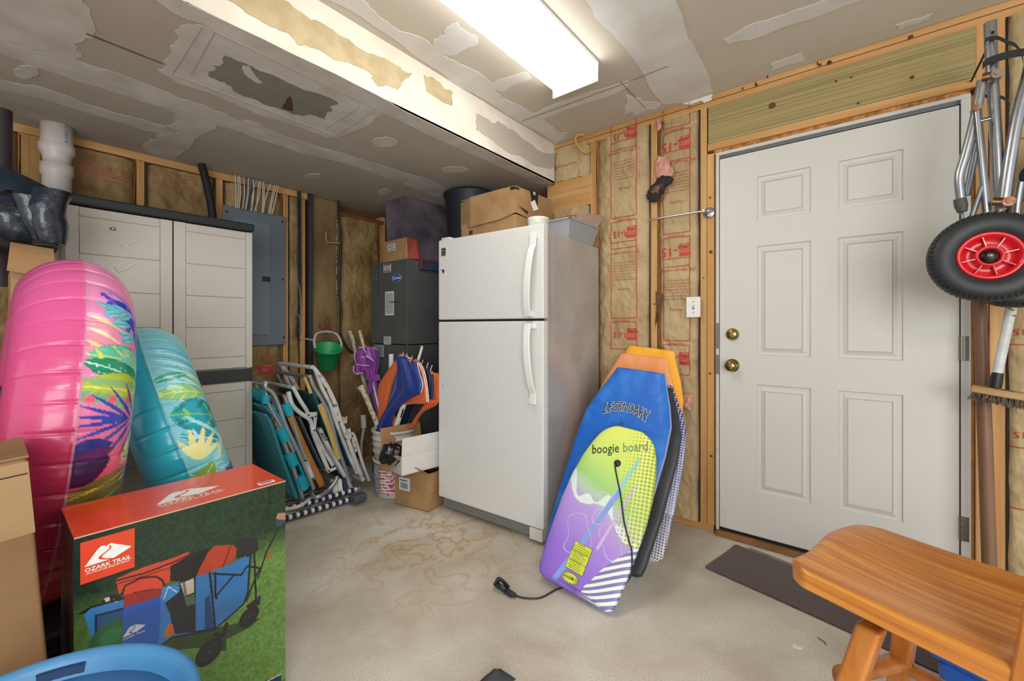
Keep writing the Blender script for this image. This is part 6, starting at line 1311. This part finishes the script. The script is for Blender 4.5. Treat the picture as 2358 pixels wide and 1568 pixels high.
tp = MB().tube([U(873, 1000, -.05), U(868, 975, -.05), U(836, 900, -.05), U(832, 893, -.05)], [.0175, .018, .0185, .0185], 16).tube([U(834, 898, -.05), U(831, 891, -.05)], [.021, .028], 16)
one(tp, 'flared_pipe', mat('spotted_pipe', '#c9c0a6', .6, col2='#8d7a58', scale=45, lo=.38, hi=.5), 'speckled cream pipe with flared end leaning out of the bucket', 'pipe')
one(MB().tube([U(886, 1000, .0), U(870, 930, .0), U(858, 880, .02)], .008, 10), 'thin_pole', M_wt, 'thin white pole behind the speckled pipe in the bucket', 'pole')
one(MB().tube([U(902, 1000, .10), U(901, 850, .10), U(901, 815, .10)], .019, 16), 'white_tube', mat('white_tube', '#dcdbd6', .4), 'upright white tube end between the two umbrellas', 'pipe')
ou = thing('beach_umbrella', 'orange and royal blue beach umbrella with white trim, beside the fridge', 'umbrella', (P(925, 900, Y=YU).x, YU, .3))
cloth(ou, ((926, 815), (905, 838), (888, 862), (874, 885), (872, 898), (871, 960), (872, 990)), ((930, 815), (926, 845), (916, 870), (904, 890), (900, 920), (893, 955), (884, 1000)), M_org, bulge=.02, dy0=.02, dy1=-.02, trim='R')
cloth(ou, ((922, 820), (918, 850), (905, 880), (890, 940), (872, 985), (868, 1000)), ((934, 820), (948, 845), (962, 880), (970, 903), (950, 915), (915, 945), (898, 990)), M_nb, bulge=.05, fold=3, dy0=-.03, dy1=-.06, amp=.006)
cloth(ou, ((945, 830), (952, 850), (962, 882), (970, 903)), ((962, 835), (968, 860), (975, 885), (971, 904)), M_nb, bulge=.02, fold=1, dy0=-.055, dy1=-.05, amp=.002, trim='LR')
cloth(ou, ((950, 830), (966, 845), (975, 880), (968, 905), (935, 920), (908, 935), (900, 945), (908, 960), (898, 990)), ((962, 828), (978, 850), (984, 890), (987, 926), (950, 930), (925, 935), (908, 945), (912, 965), (904, 990)), M_org, bulge=.01, fold=2, dy0=-.035, dy1=-.02, amp=.003)
cloth(ou, ((964, 835), (975, 860), (982, 895), (984, 925)), ((968, 835), (980, 862), (986, 897), (988, 926)), M_org, bulge=.004, fold=1, dy0=-.045, dy1=-.04, amp=.001, trim='LR')
cloth(ou, ((936, 818), (940, 828)), ((950, 826), (948, 836)), M_org, bulge=.01, dy0=-.02, dy1=-.02, trim='T', nm='canopy_tip')
cloth(ou, ((976, 840), (985, 860), (988, 885), (984, 915)), ((990, 842), (998, 855), (1004, 875), (1004, 920)), M_nb2, bulge=.02, dy0=.03, dy1=.03)
cloth(ou, ((990, 850), (994, 880), (985, 918), (960, 960), (942, 990)), ((1010, 860), (1012, 900), (1008, 930), (975, 950), (955, 985)), M_org, bulge=.02, dy0=.03, dy1=.05)
q0, q1 = U(905, 1000, -.03), U(936, 915, -.02); MB().tube([q0, q1, U(972, 800, .02)], [.020, .019, .0075], 14).build('pole', mat('white_tube', '#dcdbd6'), ou)
MB().tube([U(958, 850, .03), U(972, 797, .03)], .009, 12).build('pole_tip', mat('white_tube', '#dcdbd6'), ou)
MB().tube([U(925, 985, .03), U(945, 930, .03), U(962, 910, .03)], .018, 10).build('rolled_canopy', M_nb2, ou)
MB().hexa([U(922, 960, -.05), U(923.5, 963, -.05), U(929, 944, -.05), U(927.5, 941, -.05), U(922, 960, -.048)+Vector((0, .003, 0)), U(923.5, 963, -.047)+Vector((0, .003, 0)), U(929, 944, -.047)+Vector((0, .003, 0)), U(927.5, 941, -.047)+Vector((0, .003, 0))]).build('pole_slot', M_blackp, ou)
for (x, y) in ((937, 815), (949, 820), (956, 828), (973, 830), (985, 836), (994, 842), (928, 812)):
    MB().tube([U(x-3, y+12, -.01), U(x+1, y-1, -.01)], [.0025, .003], 6).build('rib_tip', M_trim, ou)
q = P(905, 945, Y=2.0)
one(MB().tube([P(812, 832, Y=1.9), P(795, 836, Y=1.9), P(782, 838, Y=1.9)], [.022, .012, .006], 12), 'dark_tool_grip', M_blackp, 'black pointed grip showing left of the purple umbrella', 'grip')
one(MB().tube([P(836, 955, Y=1.85), P(838, 985, Y=1.85)], .022, 14).tube([P(838, 985, Y=1.85), P(832, 1020, Y=1.85), P(832, 1130, Y=1.85)], .013, 10), 'pipe_fitting', M_pvc, 'white pipe fitting low in the shadow behind the bucket', 'pipe')
# boxes
kb = thing('cardboard_box', 'brown cardboard box with open flaps on the floor beside the fridge', 'box', (-2.165, 1.78, 0))
qa, qb = P(911, 1160, Z=0), P(986, 1180, Z=0); exb = (qb-qa).normalized(); Mkb = fr(qa, exb, (-exb.y, exb.x, 0)); wb = (qb-qa).length; hb_ = .235; db = .24
qz = MB(); 
for args in ((0, wb, 0, .004, .001, hb_), (0, wb, db-.004, db, .001, hb_), (0, .004, .004, db-.004, .001, hb_), (wb-.004, wb, .004, db-.004, .001, hb_), (0, wb, 0, db, .001, .005)): qz.box(*args, M=Mkb)
qz.build('box_body', M_card, kb)
MB().hexa([(0, 0, hb_), (wb, 0, hb_), (wb, .004, hb_), (0, .004, hb_), (.03, -.055, hb_+.02), (wb-.06, -.06, hb_+.05), (wb-.06, -.056, hb_+.053), (.03, -.051, hb_+.023)], M=Mkb).build('flap', M_card, kb)
MB().hexa([(wb-.004, 0, hb_), (wb, 0, hb_), (wb, db, hb_), (wb-.004, db, hb_), (wb+.006, .06, hb_+.0), (wb+.010, .06, hb_+.0), (wb+.010, db-.04, hb_+.0), (wb+.006, db-.04, hb_+.0)], M=Mkb).build('flap', M_card, kb)
o = MB().box(.03, .12, -.001, 0, .10, .18, M=Mkb).build('shipping_label', M_lab, kb); m = MB()
for k in range(10): m.box(.045+k*.006, .048+k*.006, -.0015, -.001, .112, .15, M=Mkb)
m.box(.04, .10, -.0015, -.001, .160, .166, M=Mkb); m.build('barcode', M_ink, o)
wbx = thing('white_box', 'white box with raised brown-lined flap on the cardboard box', 'box', (-2.1, 1.65, .24))
Nn = P(931, 1099, Z=.25)+Vector((-.025, 0, 0)); e2_ = Vector((math.sin(R(8)), math.cos(R(8)), 0)); Mwb = fr(Nn, (-e2_.y, e2_.x, 0), (-e2_.x, -e2_.y, 0)); Mwb = fr(Nn, e2_, (-e2_.y, e2_.x, 0))
M_wb = mat('white_card', '#d6d3ce', .6, var=.04)
w2, l2, h2 = .25, .29, .115
m = MB(); m.box(0, l2, 0, .003, 0, h2, M=Mwb).box(0, l2, w2-.003, w2, 0, h2, M=Mwb).box(0, .003, .003, w2-.003, 0, h2-.0, M=Mwb).box(l2-.003, l2, .003, w2-.003, 0, h2, M=Mwb).box(0, l2, 0, w2, 0, .003, M=Mwb); m.build('box_body', M_wb, wbx)
MB().hexa([(0, 0, h2+.001), (l2, 0, h2+.001), (l2, .003, h2+.001), (0, .003, h2+.001), (0, -.008, h2+.11), (l2, -.008, h2+.11), (l2, -.005, h2+.11), (0, -.005, h2+.11)], M=Mwb).build('flap', M_wb, wbx)
MB().hexa([(0, w2-.003, h2), (l2, w2-.003, h2), (l2, w2, h2), (0, w2, h2), (0, w2+.03, h2+.12), (l2, w2+.03, h2+.12), (l2, w2+.033, h2+.12), (0, w2+.033, h2+.12)], M=Mwb).build('brown_flap', M_cardin, wbx)
MB().hexa([(-.001, .01, h2), (-.001, .19, h2), (.002, .19, h2), (.002, .01, h2), (-.07, .03, h2-.085), (-.07, .15, h2-.085), (-.067, .15, h2-.085), (-.067, .03, h2-.085)], M=Mwb).build('end_flap', M_cardin, wbx)
pbz = MB(); G = np.zeros((26, 26, 3)); c = P(899, 1046, Y=Nn.y-.0)
for i in range(26):
    for j in range(26):
        th, ph = math.pi*i/25, 2*math.pi*j/25; n_ = float(fbm(math.cos(ph)*2.2+5, math.sin(ph)*2.2+i*.22+3, 4)); r = .074*(.55+.9*n_)
        G[i, j] = (c.x+r*math.sin(th)*math.cos(ph)*1.15, c.y+r*math.sin(th)*math.sin(ph)*.8, c.z+r*math.cos(th)*.9)
one(pbz.grid(G), 'plastic_bag', mat('black_bag', '#141416', .25, coat=.4, bump=.5, bscale=30), 'crumpled black plastic bag draped over the white box edge', 'bag')
# ================= LEFT EDGE STACK =================
XS = -2.5
ys1 = P(124, 600, X=XS).y; ls_ = thing('carton_stack', 'tall brown cardboard carton with folded-out flap left of cabinet', 'box', (XS-.2, ys1-.35, 0))
ysp = P(24, 620, X=XS).y
for z0, z1 in ((.001, .36), (.363, .72), (.723, 1.08), (1.083, 1.36)): MB().box(XS-.27, XS, ysp, ys1-.01, z0, z1).build('carton_tier', M_card, ls_, bevel=.004)
zt_ = P(70, 562, X=XS).z
MB().hexa([(XS+.03, ysp-.01, 1.35), (XS+.03, ys1, 1.33), (XS+.026, ys1, 1.33), (XS+.026, ysp-.01, 1.35), (XS, ysp, zt_), (XS, ys1, zt_-.01), (XS-.004, ys1, zt_-.01), (XS-.004, ysp, zt_)]).build('open_flap', M_card, ls_)
MB().box(XS-.27, XS-.02, ysp, ys1-.02, 1.36, zt_-.03).build('dark_opening', M_dark, ls_)
M_vin = mat('dark_blue_vinyl', '#1b2f3e', .5, var=.25, scale=8, bump=.1, bscale=14); M_clear = mat('plastic_wrap', '#15181b', .3, coat=.3, bump=.5, bscale=30, col2='#182636', scale=9)
def lump(cs, mt, nm, par_, sd, n=26):
    sp = smooth_path([Vector(c[:3]) for c in cs], 6); rr = np.interp(np.linspace(0, 1, len(sp)), np.linspace(0, 1, len(cs)), [c[3] for c in cs]); G = []
    for i, (p, r) in enumerate(zip(sp, rr)):
        row = []
        for j in range(n):
            a = 2*math.pi*j/n; f = .9+.2*float(fbm(math.cos(a)*1.6+sd, math.sin(a)*1.6+i*.25, sd)); row.append((p.x+r*f*math.cos(a), p.y+r*f*math.sin(a), p.z))
        G.append(row)
    b = MB().grid(np.array(G), cv=True); b.add(G[0], [tuple(range(n))]); b.add(G[-1], [tuple(range(n))[::-1]]); return b.build(nm, mt, par_, flip=True)
vb = thing('vinyl_cover', 'dark blue vinyl cover draped at upper left edge under the pipe', 'cover', (-2.55, .0, 1.7))
zq = lambda y, X=-2.5: P(60, y, X=X).z
G = np.zeros((18, 30, 3)); 
for i in range(18):
    for j in range(30):
        yy = -.35+(P(147, 450, X=-2.5).y+.35)*j/29; t = i/17; z = (P(60, 378, X=-2.5).z+(.0)-(j/29)*.0)-t*(.17+.06*math.sin(j*.5)); G[i, j] = (-2.62+.14*t**.5+.015*math.sin(j*.6+i*.2), yy, z-.06*max(0, (j-20)/9)*(1-t))
MB().grid(G).build('cover_sheet', M_vin, vb, solid=.004)
def lcl(x, y, X=-2.5): return P(x, y, X=X)
for k, (pts) in enumerate(((((122, 440), .07), ((105, 480), .075), ((112, 520), .07), ((122, 562), .05)), (((68, 455), .075), ((80, 500), .07), ((92, 530), .065), ((108, 566), .045)), (((10, 455), .06), ((22, 500), .085), ((38, 535), .075), ((50, 556), .05)))):
    lump([(*lcl(*p, -2.46-.02*k), r*.78) for p, r in pts], M_clear, 'wrapped_bundle', vb, 4+k)
MB().box(-2.78, -2.52, -.3, ys1+.02, 1.44, 1.62).build('bundle_core', M_dark, vb, bevel=.03)
oc = thing('office_chair', 'black padded chair armrest at the left edge before the cartons', 'chair', (-2.0, -.15, 0))
q = P(14, 905, d=1.45)
MB().box(q.x-.13, q.x+.10, q.y-.055, q.y+.012, q.z-.005, q.z+.022, M=Matrix.Identity(4)).build('arm_pad', mat('arm_pad', '#3a3d40', .6), oc, bevel=.01, seg=3)
MB().box(q.x-.04, q.x+.04, q.y-.03, q.y+.0, .46, q.z-.005).build('arm_post', M_blackp, oc, bevel=.006)
MB().box(q.x-.22, q.x+.2, q.y-.55, q.y-.12, .42, .50).build('seat', mat('black_mesh', '#151517', .9), oc, bevel=.03, seg=3)
MB().lathe([(0, .03), (.03, .03), (.03, .42), (0, .42)], M=Matrix.Translation((q.x, q.y-.25, 0))).build('column', M_blackp, oc)
for k in range(5):
    a = 2*math.pi*k/5+.3; MB().tube([(q.x, q.y-.25, .08), (q.x+.24*math.cos(a), q.y-.25+.24*math.sin(a), .05)], [.025, .016], 8).lathe([(0, .001), (.02, .004), (.025, .025), (.02, .045), (0, .05)], M=Matrix.Translation((q.x+.24*math.cos(a), q.y-.25+.24*math.sin(a), 0)), n=12).build('base_leg', M_blackp, oc)
